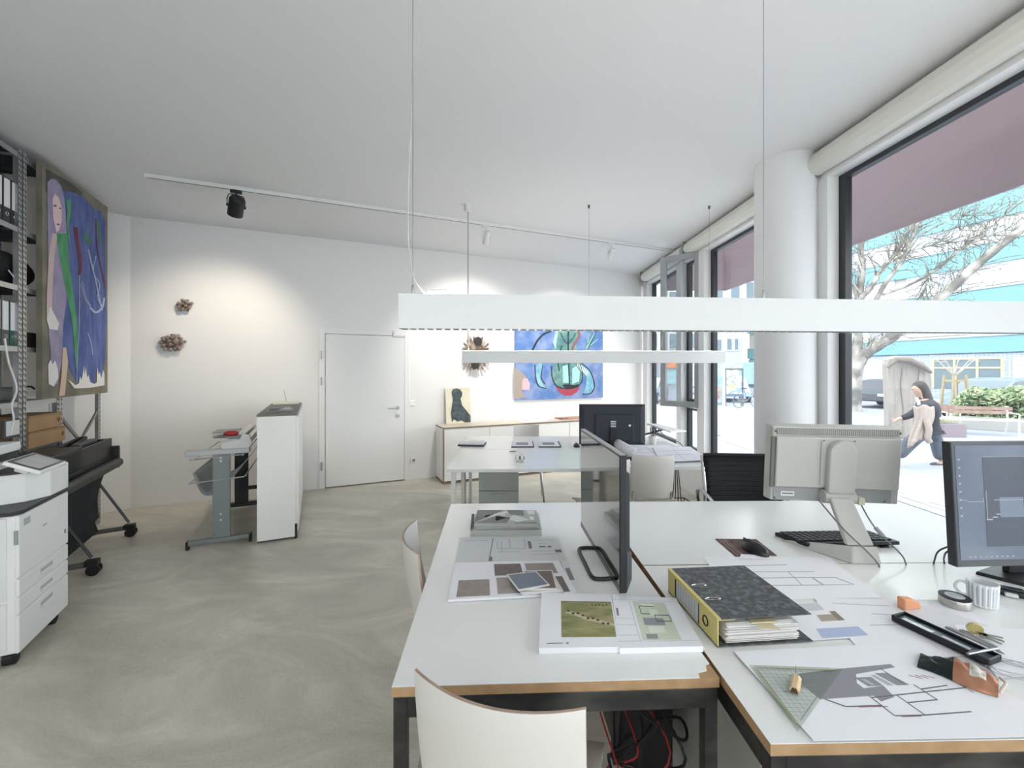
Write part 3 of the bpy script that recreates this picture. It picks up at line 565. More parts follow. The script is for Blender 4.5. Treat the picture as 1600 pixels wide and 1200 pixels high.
spot(369, 305, 'big black spotlight hanging from the ceiling track', BKM, .062, .17, BW(335, 580), (1, .88, .72), 20, 92)
spot(760, 357, 'white spotlight on the track above the star-shaped wall sculpture', M('e6e6e6', .4), .038, .15, BW(735, 560), (1, .95, .88), 36, 88)
spot(955, 387, 'white spotlight on the track nearest the windows', M('e6e6e6', .4), .038, .15, BW(880, 580), (1, .95, .88), 36, 88)
# ---------------------------------------------------------------- art
def layer(polys, mat, name, parent, p0, n, off, th=.0012):       # flat paint patches drawn on an upright plane, one object each
    for i, po in enumerate(polys):
        g = MB()
        if isinstance(po, tuple):
            L_, R_ = po; A1, B1, A2, B2 = [[g.v(PL(x, y, p0+n*o2, n)) for x, y in q_] for o2 in (off+.0002*i, off+.0002*i+th) for q_ in (L_, R_)]
            for k in range(len(L_)-1): g.b.faces.new((A2[k], A2[k+1], B2[k+1], B2[k])); g.b.faces.new((A1[k], B1[k], B1[k+1], A1[k+1])); g.b.faces.new((A1[k], A1[k+1], A2[k+1], A2[k])); g.b.faces.new((B1[k], B2[k], B2[k+1], B1[k+1]))
        else: g.prism([PL(x, y, p0+n*(off+.0002*i), n) for x, y in po], n*th)
        g.build(name, mat, parent, world=True)
def stroke(pts, w_, k=5):                                     # a brush stroke as a ribbon with pixel widths
    P = curve_pts([(x, y, 0) for x, y in pts], k); L_ = []; R_ = []
    n = len(P)-1
    for i, p in enumerate(P):
        d_ = (P[min(i+1, n)]-P[max(i-1, 0)]).normalized(); o = V((-d_.y, d_.x, 0))*((w_[0]+(w_[1]-w_[0])*i/n) if isinstance(w_, tuple) else w_)/2
        L_.append((p+o)[:2]); R_.append((p-o)[:2])
    return [(L_, R_)]
# tall painting on the rack
q1 = V((-3.665, 3.37, 0)); q2 = V((-4.085, 4.36, 0)); ud = (q2-q1).normalized(); nd = V((ud.y, -ud.x, 0)); q1, q2 = [PL(x_, 577, V((-3.665, 3.37, 0))+nd*.042, nd) for x_ in (66, 168)]; q1.z = q2.z = 0; rzP = math.atan2(-ud.x, ud.y)
t = thing('tall_painting', 'tall blue painting of a long-haired figure hung on the metal rack', 'painting', (q1+q2)/2+V((0, 0, 1.27)), rzP)
Lp = (q2-q1).length/2
g = MB(); g.box(-.035, 0, -Lp, Lp, 0, 1.83); g.build('canvas', [M('8d8778', .9, c2='6f6b60', scale=4)], t)
def lay(polys, m_, nm, off): return layer(polys, m_, nm, t, q1, nd, off)
BL = M('46568f', .8, c2='6472a8', scale=6, stretch=(1, 2, .6)); LV = M('a79cb4', .8, c2='8f88a8', scale=9); GRN = M('3f8a5c', .8, c2='5fa578', scale=14, stretch=(1, 1, .4)); RED = M('6f3340', .8)
PK = M('e3c7c8', .8); PCH = M('d9c0a8', .8); DKG = M('5d5a55', .85, c2='45433f', scale=8)
lay([[(72, 264), (110, 285), (128, 300), (128, 330), (72, 300)]], DKG, 'dark_ground', .0004)
lay([[(97, 298), (112, 300), (128, 306), (140, 318), (146, 326), (158, 330), (164, 345), (164, 400), (165, 440), (166, 500), (164, 560), (160, 590), (158, 600), (150, 575), (147, 598), (140, 600), (134, 575), (129, 594), (122, 600), (112, 585), (102, 560), (95, 530), (92, 450), (90, 360)]], BL, 'blue_ground', .0012)
lay([[(74, 285), (80, 279), (88, 281), (96, 292), (101, 315), (104, 360), (108, 420), (105, 460), (98, 510), (97, 560), (90, 600), (84, 600), (76, 520), (75, 400)]], LV, 'lavender_figure', .002)
lay([[(82, 310), (86, 302), (92, 310), (96, 325), (96, 345), (92, 360), (88, 363), (83, 340)]], PK, 'face', .0028)
lay(stroke([(86, 365), (81, 400), (78, 450), (77, 500)], (8, 9)), M('c9b4b4', .8), 'arm', .0028)
lay(stroke([(97, 365), (100, 400), (108, 450), (116, 500), (119, 550), (119, 575)], (17, 2)), GRN, 'green_robe', .0036)
lay(stroke([(107, 312), (108, 330), (106, 352), (109, 380)], (8, 1)), GRN, 'green_leaf', .0036)
lay(stroke([(133, 362), (138, 380), (142, 372)], 6)+stroke([(152, 345), (156, 370), (160, 390)], (6, 2)), M('4f7f70', .8), 'teal_leaf', .0036)
lay(stroke([(118, 355), (122, 385), (126, 410), (124, 430)], (6, 4))+stroke([(150, 342), (151, 380), (158, 420), (165, 450)], 1.6), RED, 'red_flower', .0036)
lay(stroke([(138, 390), (145, 420), (150, 440), (156, 470), (160, 485)], 2)+stroke([(150, 400), (146, 425), (156, 445), (152, 465), (162, 480)], 1.2)+stroke([(128, 440), (134, 465), (142, 478), (134, 470), (126, 445)], 1)+stroke([(140, 480), (150, 488), (160, 480), (163, 465)], 3)+stroke([(137, 520), (142, 535), (145, 555)], 1.2)+stroke([(124, 430), (124, 500), (121, 560), (120, 598)], 1), M('a9b3cf', .8), 'pale_scribble', .0044)
lay([[(73, 500), (78, 478), (84, 490), (92, 505), (90, 516), (77, 514)], [(105, 592), (112, 597), (118, 602), (123, 599), (125, 588), (127, 594), (129, 586), (131, 572), (132, 586), (134, 574), (136, 590), (138, 586), (141, 597), (147, 600), (151, 598), (152, 574), (154, 586), (156, 582), (158, 592), (161, 578), (163, 584), (163, 602), (140, 606), (116, 607)], [(75, 570), (79, 562), (82, 570), (86, 563), (90, 576), (91, 590), (84, 604), (76, 600)]], M('e4e2de', .8), 'white_patch', .0046)
lay([[(98, 543), (103, 543), (106, 565), (101, 618), (92, 619), (96, 585)]], PCH, 'peach_stripe', .0054)
lay([[(84.5, 320), (88, 321), (88, 323), (84.5, 322.5)], [(93, 324), (95.5, 325), (95.5, 327), (93, 326)], [(89, 349), (93, 350), (92, 352), (89.5, 351)]], M('3d3440', .8), 'eyes_and_mouth', .0062)
# blue painting with the jug on the back wall
def wl(parent, polys, m_, nm, off): return layer(polys, m_, nm, parent, A+NB*.035, NB, off)
p = BW(872, 623); t = thing('jug_painting', 'wide blue painting of a footed vessel with leaves on the back wall', 'painting', p, rzB); mi = wm(t).inverted()
x0 = (mi @ BW(804, 577)).x; x1 = (mi @ BW(940, 577)).x
g = MB(); g.box(x0, x1, -.035, 0, 0, 1.24); g.build('canvas', M('5b80bb', .8, c2='8a9cc4', scale=5, det=8, contrast=(.42, .62)), t)
OUT = M('27313a', .8)
wl(t, [[(804, 623), (804, 575), (812, 580), (822, 588), (827, 600), (815, 610), (822, 621)]], M('a99c92', .85), 'tan_corner', .001)
wl(t, [[(816, 597), (818, 591), (824, 591), (828, 600), (827, 609), (816, 609)]], M('e3b9c2', .85), 'pink_patch', .002)
wl(t, [[(866, 576), (862, 560), (868, 530), (870, 514), (905, 514), (900, 540), (909, 565), (911, 590), (904, 603), (890, 608), (875, 607), (865, 596), (861, 585)]], M('4c7a80', .8, c2='7fa79f', scale=8), 'vessel', .001)
wl(t, [[(879, 572), (887, 570), (889, 598), (880, 598)], [(894, 576), (900, 572), (906, 580), (905, 596), (894, 600)], [(864, 535), (869, 516), (872, 516), (868, 545)]], M('a9e0dc', .8), 'pale_highlight', .002)
wl(t, [[(868, 603), (880, 608), (896, 606), (906, 604), (902, 612), (893, 618), (882, 618), (873, 612)]], M('a9495a', .8), 'red_base', .002)
wl(t, [[(878, 602), (884, 600), (898, 602), (904, 600), (903, 605), (884, 607)]], OUT, 'dark_rim', .003)
wl(t, [[(838, 572), (846, 565), (848, 575), (843, 590), (848, 600), (853, 606), (845, 606), (840, 598), (837, 585)], [(908, 570), (920, 578), (926, 592), (928, 608), (918, 617), (912, 616), (916, 600), (916, 588), (908, 576)]], M('6fa8c8', .8, c2='9fd0d0', scale=9), 'blue_leaf', .002)
wl(t, stroke([(832, 547), (840, 532), (850, 522), (862, 517)], 3)+stroke([(836, 570), (837, 590), (842, 603), (854, 607)], 1.2)+stroke([(848, 570), (846, 590), (852, 600)], 1.2)+stroke([(888, 514), (888, 545), (890, 602)], 1.8)+stroke([(876, 520), (882, 532), (888, 538)], 1)+stroke([(900, 520), (894, 530), (888, 538)], 1)+stroke([(862, 572), (863, 590), (870, 603), (884, 607), (900, 605), (909, 596), (910, 580), (905, 567)], 1.4)+stroke([(910, 568), (922, 580), (929, 600), (924, 614), (910, 616)], 1.3)+stroke([(919, 545), (926, 530), (932, 517)], 1)+stroke([(878, 540), (872, 560), (874, 580)], 1.4), OUT, 'outline', .004)
wl(t, stroke([(902, 515), (905, 525), (896, 540), (894, 548)], 4), M('8b6265', .8), 'brown_stem', .004)
wl(t, stroke([(916, 545), (924, 530), (930, 520)], 2)+stroke([(922, 540), (934, 530)], 1.5)+stroke([(918, 535), (921, 520)], 1.5), M('8fd0a8', .8), 'green_sprig', .005)
wl(t, [[(903+i*2.3, 568+i*2.4-3), (904.2+i*2.3, 568.3+i*2.4-3), (902.7+i*2.3, 574+i*2.4-1), (901.5+i*2.3, 573.5+i*2.4-1)] for i in range(7)], M('e8e8e2', .8), 'white_tick', .005)
# small dark figure canvas leaning on the sideboard: built with the sideboard below
# wall sculptures
WD = M('7f7068', .7, c2='a3958c', scale=14); 
def cluster(px, py, n, size, label):
    p = BW(px, py); t = thing('wall_sculpture', label, 'sculpture', p, rzB, None); random.seed(int(px))
    g = MB(); g.cyl((0, 0, 0), (0, -.02, 0), .03, n=10); g.build('wall_plate', M('5b4a42', .7), t)
    for i in range(n):
        a = i*2.4; r = size*.8*math.sqrt((i+.5)/n); c = V((r*math.cos(a), -.03-.05*(1-r/size), r*.85*math.sin(a))); d_ = V((random.uniform(-1, 1)+c.x*6, -.8, random.uniform(-1, 1)+c.z*6)).normalized()
        g = MB(); L_ = random.uniform(.03, .045)*(.6+size*2.5); e_ = c+d_*L_; g.tube([c-d_*.02, c, c+d_*L_*.5, e_, e_+d_*.008], [.012, .015, .019, .017, .008], 8); g.build('finger', WD, t, smooth=True)
    return t
cluster(290, 478, 12, .085, 'small cluster of brown wooden fingers, upper of two on the wall')
cluster(272, 535, 26, .13, 'large cluster of brown wooden fingers, lower of two on the wall')
p = BW(741, 552); t = thing('star_sculpture', 'star-shaped horn and bark wall sculpture hanging behind the pendant lamp', 'sculpture', p, rzB)
g = MB(); g.box(-.03, .03, -.03, 0, -.09, .09); g.build('backing', M('cdb8a0', .7), t, bev=.006)
for s_ in (1, -1):
    for i in range(5):
        for sx in (-1, 1):
            a = R(12+i*17); L_ = .21+.02*(i % 2); P = [V((sx*.01, -.03, s_*.02)), V((sx*math.cos(a)*L_*.4, -.06, s_*(.03+math.sin(a)*L_*.3))), V((sx*math.cos(a)*L_*.8, -.09, s_*(.03+math.sin(a)*L_*.75))), V((sx*math.cos(a)*L_*.93, -.08, s_*(.03+math.sin(a)*L_*1.05)))]
            g = MB(); g.tube(curve_pts(P, 4), [.012]+[.017]*10+[.012, .005], 7); g.build('horn', M('c9b8a6', .6, c2='7d6a5c', scale=10, contrast=(.4, .6)), t, smooth=True)
    g = MB(); g.cyl((.02*s_, -.10, s_*.17), (.02*s_, -.115, s_*.17), .062, .06, 20); g.build('disc', M('3b3836', .8), t, smooth=True)
# ---------------------------------------------------------------- sideboard
S0 = D(693, 757, 5.61); S0.z = 0; uS = UB; a0 = V((-.892, 5.61, 0)); rzS = rzB; dep = .38
t = thing('sideboard', 'long white sideboard with thin wooden edges under the blue painting', 'sideboard', a0, rzS); LS = 2.55
EDG = M('8b7565', .6)
g = MB(); g.box(0, LS, 0.012, dep, .03, .72); g.build('body', M('efede8', .4), t)
g = MB(); g.box(-.004, LS+.004, -.006, dep, .72, .738); g.build('top_board', M('d9cfc0', .5), t)
g = MB(); g.box(-.006, LS+.006, -.008, -.004, .722, .738); g.box(-.008, -.004, -.004, dep, .722, .738); g.box(-.006, .004, -.002, .012, .03, .722); g.box(0, LS, -.002, .01, .0, .02); g.box(-.006, -.002, 0, dep, 0, .03); g.build('edge_band', EDG, t)
g = MB(); g.box(.01, LS-.01, .03, dep, 0, .03); g.build('plinth', M('55504c', .7), t)
for i in range(4):
    g = MB(); g.box(.012+i*.635, .635+i*.635, -.001, .012, .035, .715); g.build('door', M('f3f2ef', .3), t, bev=.002)
ms = wm(t)
def onS(px, py, z): return G(px, py, z)
# little canvas
pc = ms @ V((.13, dep-.03, .738)); c = thing('small_canvas', 'small cream canvas with a dark kneeling figure leaning on the sideboard', 'painting', pc, rzB)
x0, x1 = 0, .36; zt = .50; tl = Matrix.Rotation(R(-7), 4, 'X')
g = MB(tl); g.box(0, .36, -.02, 0, 0, .50); g.build('canvas', M('e8e3cd', .8, c2='dcd6bd', scale=5), c)
fg = M('3f4a4d', .85, c2='59666a', scale=18)
def fr(polys, m_, nm, off):
    g = MB(tl)
    for po in polys: g.prism([(x*.36, -.0205-off, z*.5) for x, z in po], (0, -.001, 0))
    return g.build(nm, m_, c)
fr([[(.24, .88), (.3, .96), (.45, .99), (.6, .95), (.68, .86), (.66, .76), (.6, .7), (.66, .5), (.82, .36), (.98, .2), (.98, .02), (.75, .02), (.6, .08), (.45, .05), (.3, .12), (.22, .04), (.18, .3), (.24, .5), (.28, .68)]], fg, 'figure', 0)
# wall-side boards and papers lying on the sideboard
t = thing('paper_pile', 'flat pale papers lying on the right half of the sideboard top', 'papers', ms @ V((1.2, .12, .738)), rzB)
g = MB(); g.box(0, .42, 0, .2, 0, .004); g.build('sheet', PAPER, t); g = MB(); g.box(.1, .5, .03, .22, .004, .010); g.build('sheet', M('dcdce2', .8), t)
t = thing('drawing_board', 'thin dark-edged board lying on the sideboard beside the black monitor', 'board', ms @ V((1.85, .1, .738)), rzB)
g = MB(); g.box(0, .5, 0, .24, 0, .018); g.build('board', M('b98f7c', .7), t, bev=.003); g = MB(); g.tube([(-.05, .02, .03), (.12, .03, .022)], .004); g.build('rod', M('4b4643', .6), t)
# ---------------------------------------------------------------- shelving rack
RK = V((-3.58, 3.165, 0)); ra = math.atan2(.385, .923); MR = Matrix.Translation(RK) @ Matrix.Rotation(ra, 4, 'Z'); DP = .36
def rack(y0, y1, label, shelves, postsy, brace):
    t = thing('metal_rack', label, 'rack', MR @ V((-.18, (y0+y1)/2, 0)), ra, 'galvanised shelving racks on the left wall')
    for y in postsy:
        for xx in (0, -DP):
            g = MB(MR); sx = -1 if xx == 0 else 1
            g.box(min(xx, xx+sx*.003), max(xx, xx+sx*.003), y-.02, y+.02, 0, 3.09); g.box(min(xx, xx+sx*.03), max(xx, xx+sx*.03), y-.02, y-.017, 0, 3.09)
            p = g.build('post', STEEL, t, world=True)
            g = MB(MR)
            for k in range(74):
                z = .05+k*.041
                if xx == 0: g.box(.0, .0012, y+.004, y+.011, z, z+.022); g.box(.0, .0012, y-.012, y-.006, z+.01, z+.026)
            if xx == 0: g.build('slots', M('2f3236', .7), p, world=True, kind='stuff')
    for z in shelves:
        g = MB(MR); g.box(-DP+.003, -.003, y0, y1, z, z+.004); g.box(-.012, -.004, y0, y1, z-.032, z+.004); g.box(-DP+.004, -DP+.012, y0, y1, z-.032, z); g.build('shelf', STEEL, t, world=True)
        g = MB(MR)
        n = int((y1-y0)/.045)
        for k in range(n): yy = y0+.02+k*(y1-y0-.03)/n; g.box(-DP+.015, -.015, yy, yy+.014, z-.014, z)
        g.build('shelf_ribs', M('4f555c', .5, .6), t, world=True, kind='stuff')
    return t
far = rack(.0, .42, 'metal rack bay behind the tall painting, holding the cardboard boxes', (3.06, 2.52, 2.10, 1.66, 1.26, .90, .4), (0.0, .42), True)
t = thing('braced_rack_frame', 'empty galvanised rack frame with crossed braces under the tall painting', 'rack', MR @ V((-.18, .8, 0)), ra)
for y in (.465, 1.107):
    g = MB(MR); g.box(-.006, -.003, y-.02, y+.02, 0, 3.09); g.box(-.03, -.006, y-.02, y-.017, 0, 3.09); p = g.build('post', STEEL, t, world=True)
    g = MB(MR)
    for k in range(74): z = .05+k*.041; g.box(-.003, -.0018, y+.003, y+.010, z, z+.022)
    g.build('slots', M('2f3236', .7), p, world=True, kind='stuff')
    g = MB(MR); g.box(-DP-.003, -DP, y-.02, y+.02, 0, 3.09); g.build('post', STEEL, t, world=True)
for (za, zb) in ((1.12, .62), (.62, 1.12), (.80, .3), (.3, .80)):
    g = MB(MR); g.prism([(-.02, .475, za), (-.02, .475, za-.035), (-.02, 1.10, zb-.035), (-.02, 1.10, zb)], (.012, 0, 0)); g.build('brace', M('8b8e90', .4, .8), t, world=True)
near = rack(-1.05, -.045, 'metal rack bay at the left picture edge, full of black binders', (3.06, 2.52, 2.10, 1.66, 1.26, .90, .4), (-1.07, -.05), False)
# things on the racks
def binder_up(y, z, wd, col, lab, label, group):
    c = MR @ V((-.02, y, z)); t = thing('lever_arch_binder', label, 'binder', c, ra, group)
    g = MB(); g.box(-.28, 0, 0, wd, 0, .32); g.build('cover', col, t, bev=.002)
    g = MB(); g.box(0, .0015, .008, wd-.008, .11, .31); g.build('spine_label', M('f0f0f2', .7), t)
    g = MB(); g.tube([(.0015, wd/2+.013*math.cos(k*math.pi/6), .065+.013*math.sin(k*math.pi/6)) for k in range(13)], .003, 5); g.build('finger_ring', CHROME, t)
GRB = M('2f3133', .6); DGR = M('2c5b50', .6)
nn = 0
for i in range(5):
    binder_up(-.105-i*.082, 2.526, .075, GRB, 1, ['black binder with white label nearest the rack post on the top row', 'black binder second from the rack post on the top row', 'black binder third from the rack post on the top row', 'black binder fourth from the rack post on the top row', 'black binder fifth from the rack post on the top row'][i], 'black binders on the upper shelf')
for i in range(4):
    binder_up(-.12-i*.082, 1.666, .075, DGR if i == 0 else M('55585a', .6), 1, ['green binder right beside the rack post on the lower row', 'grey binder next to the green one on the lower row', 'grey binder second from the green one on the lower row', 'grey binder third from the green one on the lower row'][i], 'binders on the lower shelf')
t = thing('black_bag', 'slumped black bag on the middle rack shelf with a silver buckle', 'bag', MR @ V((-.17, .02, 2.106)), ra)
g = MB(); g.ball((0, 0, .13), .15, (.9, 2.4, .9), 20); o = g.build('bag_body', M('17181b', .85, bump=.5, scale=14), t, smooth=True)
for v in o.data.vertices: v.co.z = max(v.co.z, .002)
g = MB(); g.tube([(.13, -.12, .10), (.145, -.09, .055), (.14, -.02, .05), (.13, .03, .09)], .006, 6); g.build('buckle', CHROME, t, smooth=True)
t = thing('dark_box', 'flat dark box lying on the shelf behind the rack post', 'box', MR @ V((-.17, .20, 1.666)), ra)
g = MB(); g.box(-.12, .12, -.16, .18, 0, .1); g.build('box_body', M('463f3c', .7), t, bev=.004); g = MB(); g.box(-.122, .122, -.162, .182, .1, .115); g.build('lid', M('4e4744', .7), t)
t = thing('grey_suit_bag', 'grey folded fabric roll lying on a rack shelf', 'roll', MR @ V((-.16, -.12, 1.266)), ra)
g = MB(); g.tube(curve_pts([(0, -.5, .05), (.01, -.2, .055), (0, .1, .05), (.0, .42, .045)], 5), [.03]+[.055]*14+[.03], 12); g.build('roll_body', M('8f9392', .9, bump=.4, scale=12), t, smooth=True)
g = MB(); g.tube([(.07, .2, .1), (.08, .36, .1), (.08, .40, .08)], .007, 6); g.build('hanger_hook', M('1f1f20', .4), t, smooth=True)
CB = M('b08f6d', .85, c2='a58462', scale=5)
for i, (ya, yb, z) in enumerate(((.03, .50, .906), (.03, .44, 1.03))):
    t = thing('cardboard_box', ['long flat cardboard box at the bottom of the stack of two on the rack', 'flat cardboard box on top of the stack of two on the rack'][i], 'box', MR @ V((-.14, (ya+yb)/2, z)), ra, 'cardboard boxes on the rack')
    h_ = (yb-ya)/2; g = MB(); g.box(-.12, .15, -h_, h_, 0, .117); g.build('carton', CB, t, bev=.003)
    g = MB(); g.box(-.122, .152, -h_-.002, h_+.002, .104, .12); g.build('lid', M('9d7d5b', .85), t)
    g = MB(); g.cyl((.1505, h_-.04, .062), (.1515, h_-.04, .062), .018, n=20); g.cyl((.151, h_-.04, .062), (.1525, h_-.04, .062), .010, n=12); g.build('round_mark', M('6e5540', .8), t)
t = thing('router', 'small framed white device hanging on the rack with a white cable', 'router', MR @ V((.0, -.25, 1.02)), ra)
g = MB(); g.box(0, .02, 0, .16, 0, .13); g.build('case', M('4c4c50', .6), t, bev=.003); g = MB(); g.box(.02, .022, .012, .148, .018, .12); g.build('face', M('dfe0e0', .5), t)
t = thing('white_cable', 'white cable hanging in front of the left rack shelves', 'cable', MR @ V((.03, -.23, 1.15)), ra)
g = MB(); g.tube(curve_pts([(0, -.04, .56), (0, .0, .40), (.01, .06, .22), (.0, .03, .1), (0, .05, .0), (-.005, .03, -.1)], 6), .006, 6); g.build('cord', M('e9e9ea', .5), t, smooth=True)
t = thing('red_folder', 'red and grey folders lying low on the rack shelf behind the copier', 'folder', MR @ V((-.15, -.35, .904)), ra)
g = MB(); g.box(-.12, .13, -.12, .16, 0, .03); g.build('folder', M('9b5048', .7), t, bev=.002); g = MB(); g.box(-.12, .12, -.1, .2, .03, .055); g.build('papers', M('aeb2b2', .7), t)
# ---------------------------------------------------------------- large format plotter
PA = V((-3.64, 3.92, 0)); pa_ = math.atan2(.454, .891); t = thing('plotter', 'black large format plotter on castors in front of the metal racks', 'plotter', PA, pa_)
PB = M('2d2e31', .45); PG = M('45474a', .5)
# local: x out to the room, y along, far end y=0, near end negative
g = MB(); pr = [(-.36, .66), (-.02, .66), (0, .70), (0, .865), (-.03, .88), (-.36, .84)]; 
g.box(-.24, -.22, -1.16, 0, .64, .86); g.box(-.03, 0, -1.16, 0, .72, .875); g.box(-.24, 0, -1.16, 0, .62, .72); g.box(-.24, 0, -.05, 0, .72, .873); g.box(-.24, 0, -1.2, -.62, .72, .90)
g.build('body', PB, t, bev=.006)
g = MB(); g.box(-.22, -.04, -.6, -.06, .80, .812); g.build('inner_tray', M('77797b', .5), t)
g = MB(); g.tube([(-.20, -.5, .86), (-.18, -.15, .9), (-.14, -.12, .9), (-.12, -.45, .87)], .018, 8); g.build('carriage_cover', BLK, t, smooth=True)
g = MB(); g.box(-.11, -.05, -.52, -.16, .865, .90); g.build('roll_cover', PG, t, bev=.01)
g = MB(); g.cyl((.035, -1.16, .65), (.035, .01, .65), .042, n=20); g.build('front_roller', PB, t, smooth=True)
g = MB(); g.box(-.04, .05, .0, .03, .60, .80); g.build('end_cap', PB, t, bev=.008)
g = MB(); g.grid(lambda u, v: V((.03-.05*math.sin(u*3.1)+(-.04 if u > .8 else 0), -1.1+v*.82, .62-u*.5)), 12, 4); g.build('catch_basket', M('1b2129', .9), t, solid=.008, smooth=True)
for y in (-.14, -.95):
    g = MB(); g.tube(curve_pts([(-.16, y, .62), (-.17, y, .3), (-.165, y, .13), (-.12, y, .07), (-.03, y, .075), (.17, y, .08)], 4), .02, 10); g.build('leg', M('77777a', .4, .6), t, smooth=True)
    g = MB(); g.tube([(-.12, y+.02, .62), (.15, y+.02, .12)], .011, 8); g.build('strut', M('48494c', .4, .5), t, smooth=True)
    g = MB(); g.box(.12, .2, y-.03, y+.03, .07, .11); cs = g.build('castor', BLK, t, bev=.006)
    for s_ in (-.022, .022): g = MB(); g.cyl((.17, y+s_-.01, .04), (.17, y+s_+.01, .04), .04, n=18); g.build('castor_wheel', BLK, cs, smooth=True)
    g = MB(); g.cyl((-.16, y-.02, .035), (-.16, y+.02, .035), .035, n=16); g.cyl((-.16, y, .035), (-.15, y, .1), .012); g.build('castor', BLK, t, smooth=True)
# ---------------------------------------------------------------- white multifunction copier
C0 = V((-2.48, 2.16, 0)); ca = math.atan2(.43, .90); t = thing('copier', 'white multifunction office copier with drawers and tilted touch panel', 'copier', C0, ca)
CW = M('eeefef', .4); GAP = M('8d9092', .6); CD = M('35373a', .5)
g = MB(); g.box(-.60, -.006, .006, .50, .07, .765); g.build('body', CW, t, bev=.012, seg=3)
for (za, zb) in ((.07, .262), (.267, .349), (.354, .443), (.448, .762)):
    g = MB(); g.box(-.014, .004, .004, .502, za, zb); f_ = g.build('drawer' if zb < .45 else 'front_door', CW, t, bev=.008, seg=3)
    if zb < .45:
        zc = zb-.035; g = MB(); g.box(.003, .0052, .20, .32, zc-.014, zc+.006); g.build('handle_recess', M('b9bcbe', .5), f_, bev=.002); g = MB(); g.box(.003, .012, .20, .32, zc-.022, zc-.012); g.build('handle', CW, f_, bev=.004)
g = MB(); g.box(.004, .0055, .045, .10, .70, .735); g.build('label_plate', M('b5b8ba', .5), t)
g = MB(); g.box(.004, .0055, .22, .26, .64, .646); g.build('badge', M('9a9da0', .5), t)
g = MB(); g.box(.004, .0055, .455, .465, .52, .545); g.build('power_mark', M('4f5254', .5), t)
g = MB(); g.box(-.59, -.04, -.002, .01, .09, .33); g.box(-.59, -.04, -.002, .01, .34, .755); g.build('side_panel', M('e6e7e9', .45), t, bev=.004)
g = MB(); g.box(-.012, .001, -.004, .006, .62, .69); g.build('side_latch', M('9fa2a4', .5), t)
g = MB(); g.prism([(-.60, .0, .765), (-.02, -.002, .765), (.008, .03, .765), (.008, .50, .765), (-.60, .50, .765)], (0, 0, .02)); g.build('dark_ledge', CD, t, bev=.003)
g = MB(); g.box(-.60, -.27, .42, .50, .785, .94); g.build('upper_housing', CW, t, bev=.006)
g = MB(); g.prism([(-.25, .13, .785), (-.06, .20, .785), (.006, .30, .785), (.006, .50, .785), (-.25, .50, .785)], (0, 0, .155)); g.build('front_column', CW, t, bev=.006)
g = MB(); g.prism([(-.25, .13, .94), (-.06, .20, .94), (.006, .30, .94), (.006, .50, .94), (-.25, .50, .94)], (0, 0, .012)); g.build('column_cap', CD, t, bev=.002)
g = MB(); g.box(-.6, -.27, .06, .42, .785, .80); g.build('output_tray', CD, t)
g = MB(); g.box(-.60, -.28, .14, .42, .80, .90); g.build('output_cavity', BLK, t); g = MB(); g.box(-.60, -.33, .05, .16, .815, .83); g.build('paper_output', M('26282b', .5), t); g = MB(); g.box(-.285, -.25, .06, .42, .785, .935); g.build('cavity_side', M('d4d6d7', .5), t)
g = MB(); g.box(-.6, -.20, .06, .48, .935, .985); g.box(-.6, -.27, .08, .42, .895, .936); g.build('scanner_base', CW, t, bev=.006)
g = MB(); g.box(-.60, -.22, .08, .50, .985, 1.03); g.build('scanner_glass_unit', CD, t, bev=.006)
g = MB(); g.box(-.60, -.20, .06, .50, 1.03, 1.08); g.build('document_feeder', CW, t, bev=.008)
ma = Matrix.Translation((-.007, .175, .985)) @ Matrix.Rotation(R(25), 4, 'Y')
g = MB(ma); g.box(-.078, .078, -.135, .135, 0, .020); tp = g.build('touch_panel', CW, t, bev=.006)
g = MB(ma); g.box(-.068, .066, -.125, .122, .020, .0215); g.build('bezel', M('2b2d30', .3), tp); g = MB(ma); g.box(-.055, .055, -.105, .108, .0215, .0222); g.build('screen', M('a6a9b0', .15, c2='c2c2bc', scale=3), tp)
g = MB(ma); g.box(-.06, .0, -.03, .06, -.05, 0); g.build('panel_arm', CW, t, bev=.008)
for x, y in ((-.05, .06), (-.55, .06), (-.05, .44), (-.55, .44)):
    g = MB(); g.cyl((x-.02, y, .035), (x+.02, y, .035), .035, n=18); g.box(x-.025, x+.025, y-.02, y+.02, .045, .07); g.build('castor', BLK, t, smooth=True)
t = thing('paper_tray_sheet', 'sheet of white paper lying in the copier output tray', 'paper', wm(t) @ V((-.42, .2, .985)), ca) if False else t
# ---------------------------------------------------------------- rotary paper trimmer on stand
T0 = G(348, 851); ta_ = math.atan2(.41, .912); TG = M('7d8486', .5); t = thing('paper_trimmer', 'grey rotary paper trimmer stand with red cutting knob', 'trimmer', T0, ta_)
g = MB(); g.box(-.25, .21, -.028, .028, .03, .07); g.build('foot', TG, t, bev=.012); 
for x in (-.25, .2): g = MB(); g.box(x-.006, x+.014, -.03, .03, .0, .068); g.build('end_cap', BLK, t, bev=.004)
g = MB(); g.box(-.07, .055, -.02, .02, .07, .775); g.build('leg', TG, t, bev=.003)
g = MB()
for z in (.745, .72, .27, .22): g.cyl((-.01, -.021, z), (-.01, -.024, z), .008, n=10)
g.build('bolt', M('c9ccce', .3, .8), t)
g = MB(); g.box(-.25, .21, 1.02, 1.076, .03, .07); g.box(-.07, .055, 1.03, 1.07, .07, .775); g.build('far_leg', M('33373a', .5), t, bev=.004)
g = MB(); g.box(-.26, .20, -.03, .05, .775, .82); g.build('side_arm', M('b9bcbd', .45), t, bev=.008)
g = MB(); g.box(-.26, .20, 1.0, 1.06, .775, .81); g.build('side_arm', M('b9bcbd', .45), t, bev=.008)
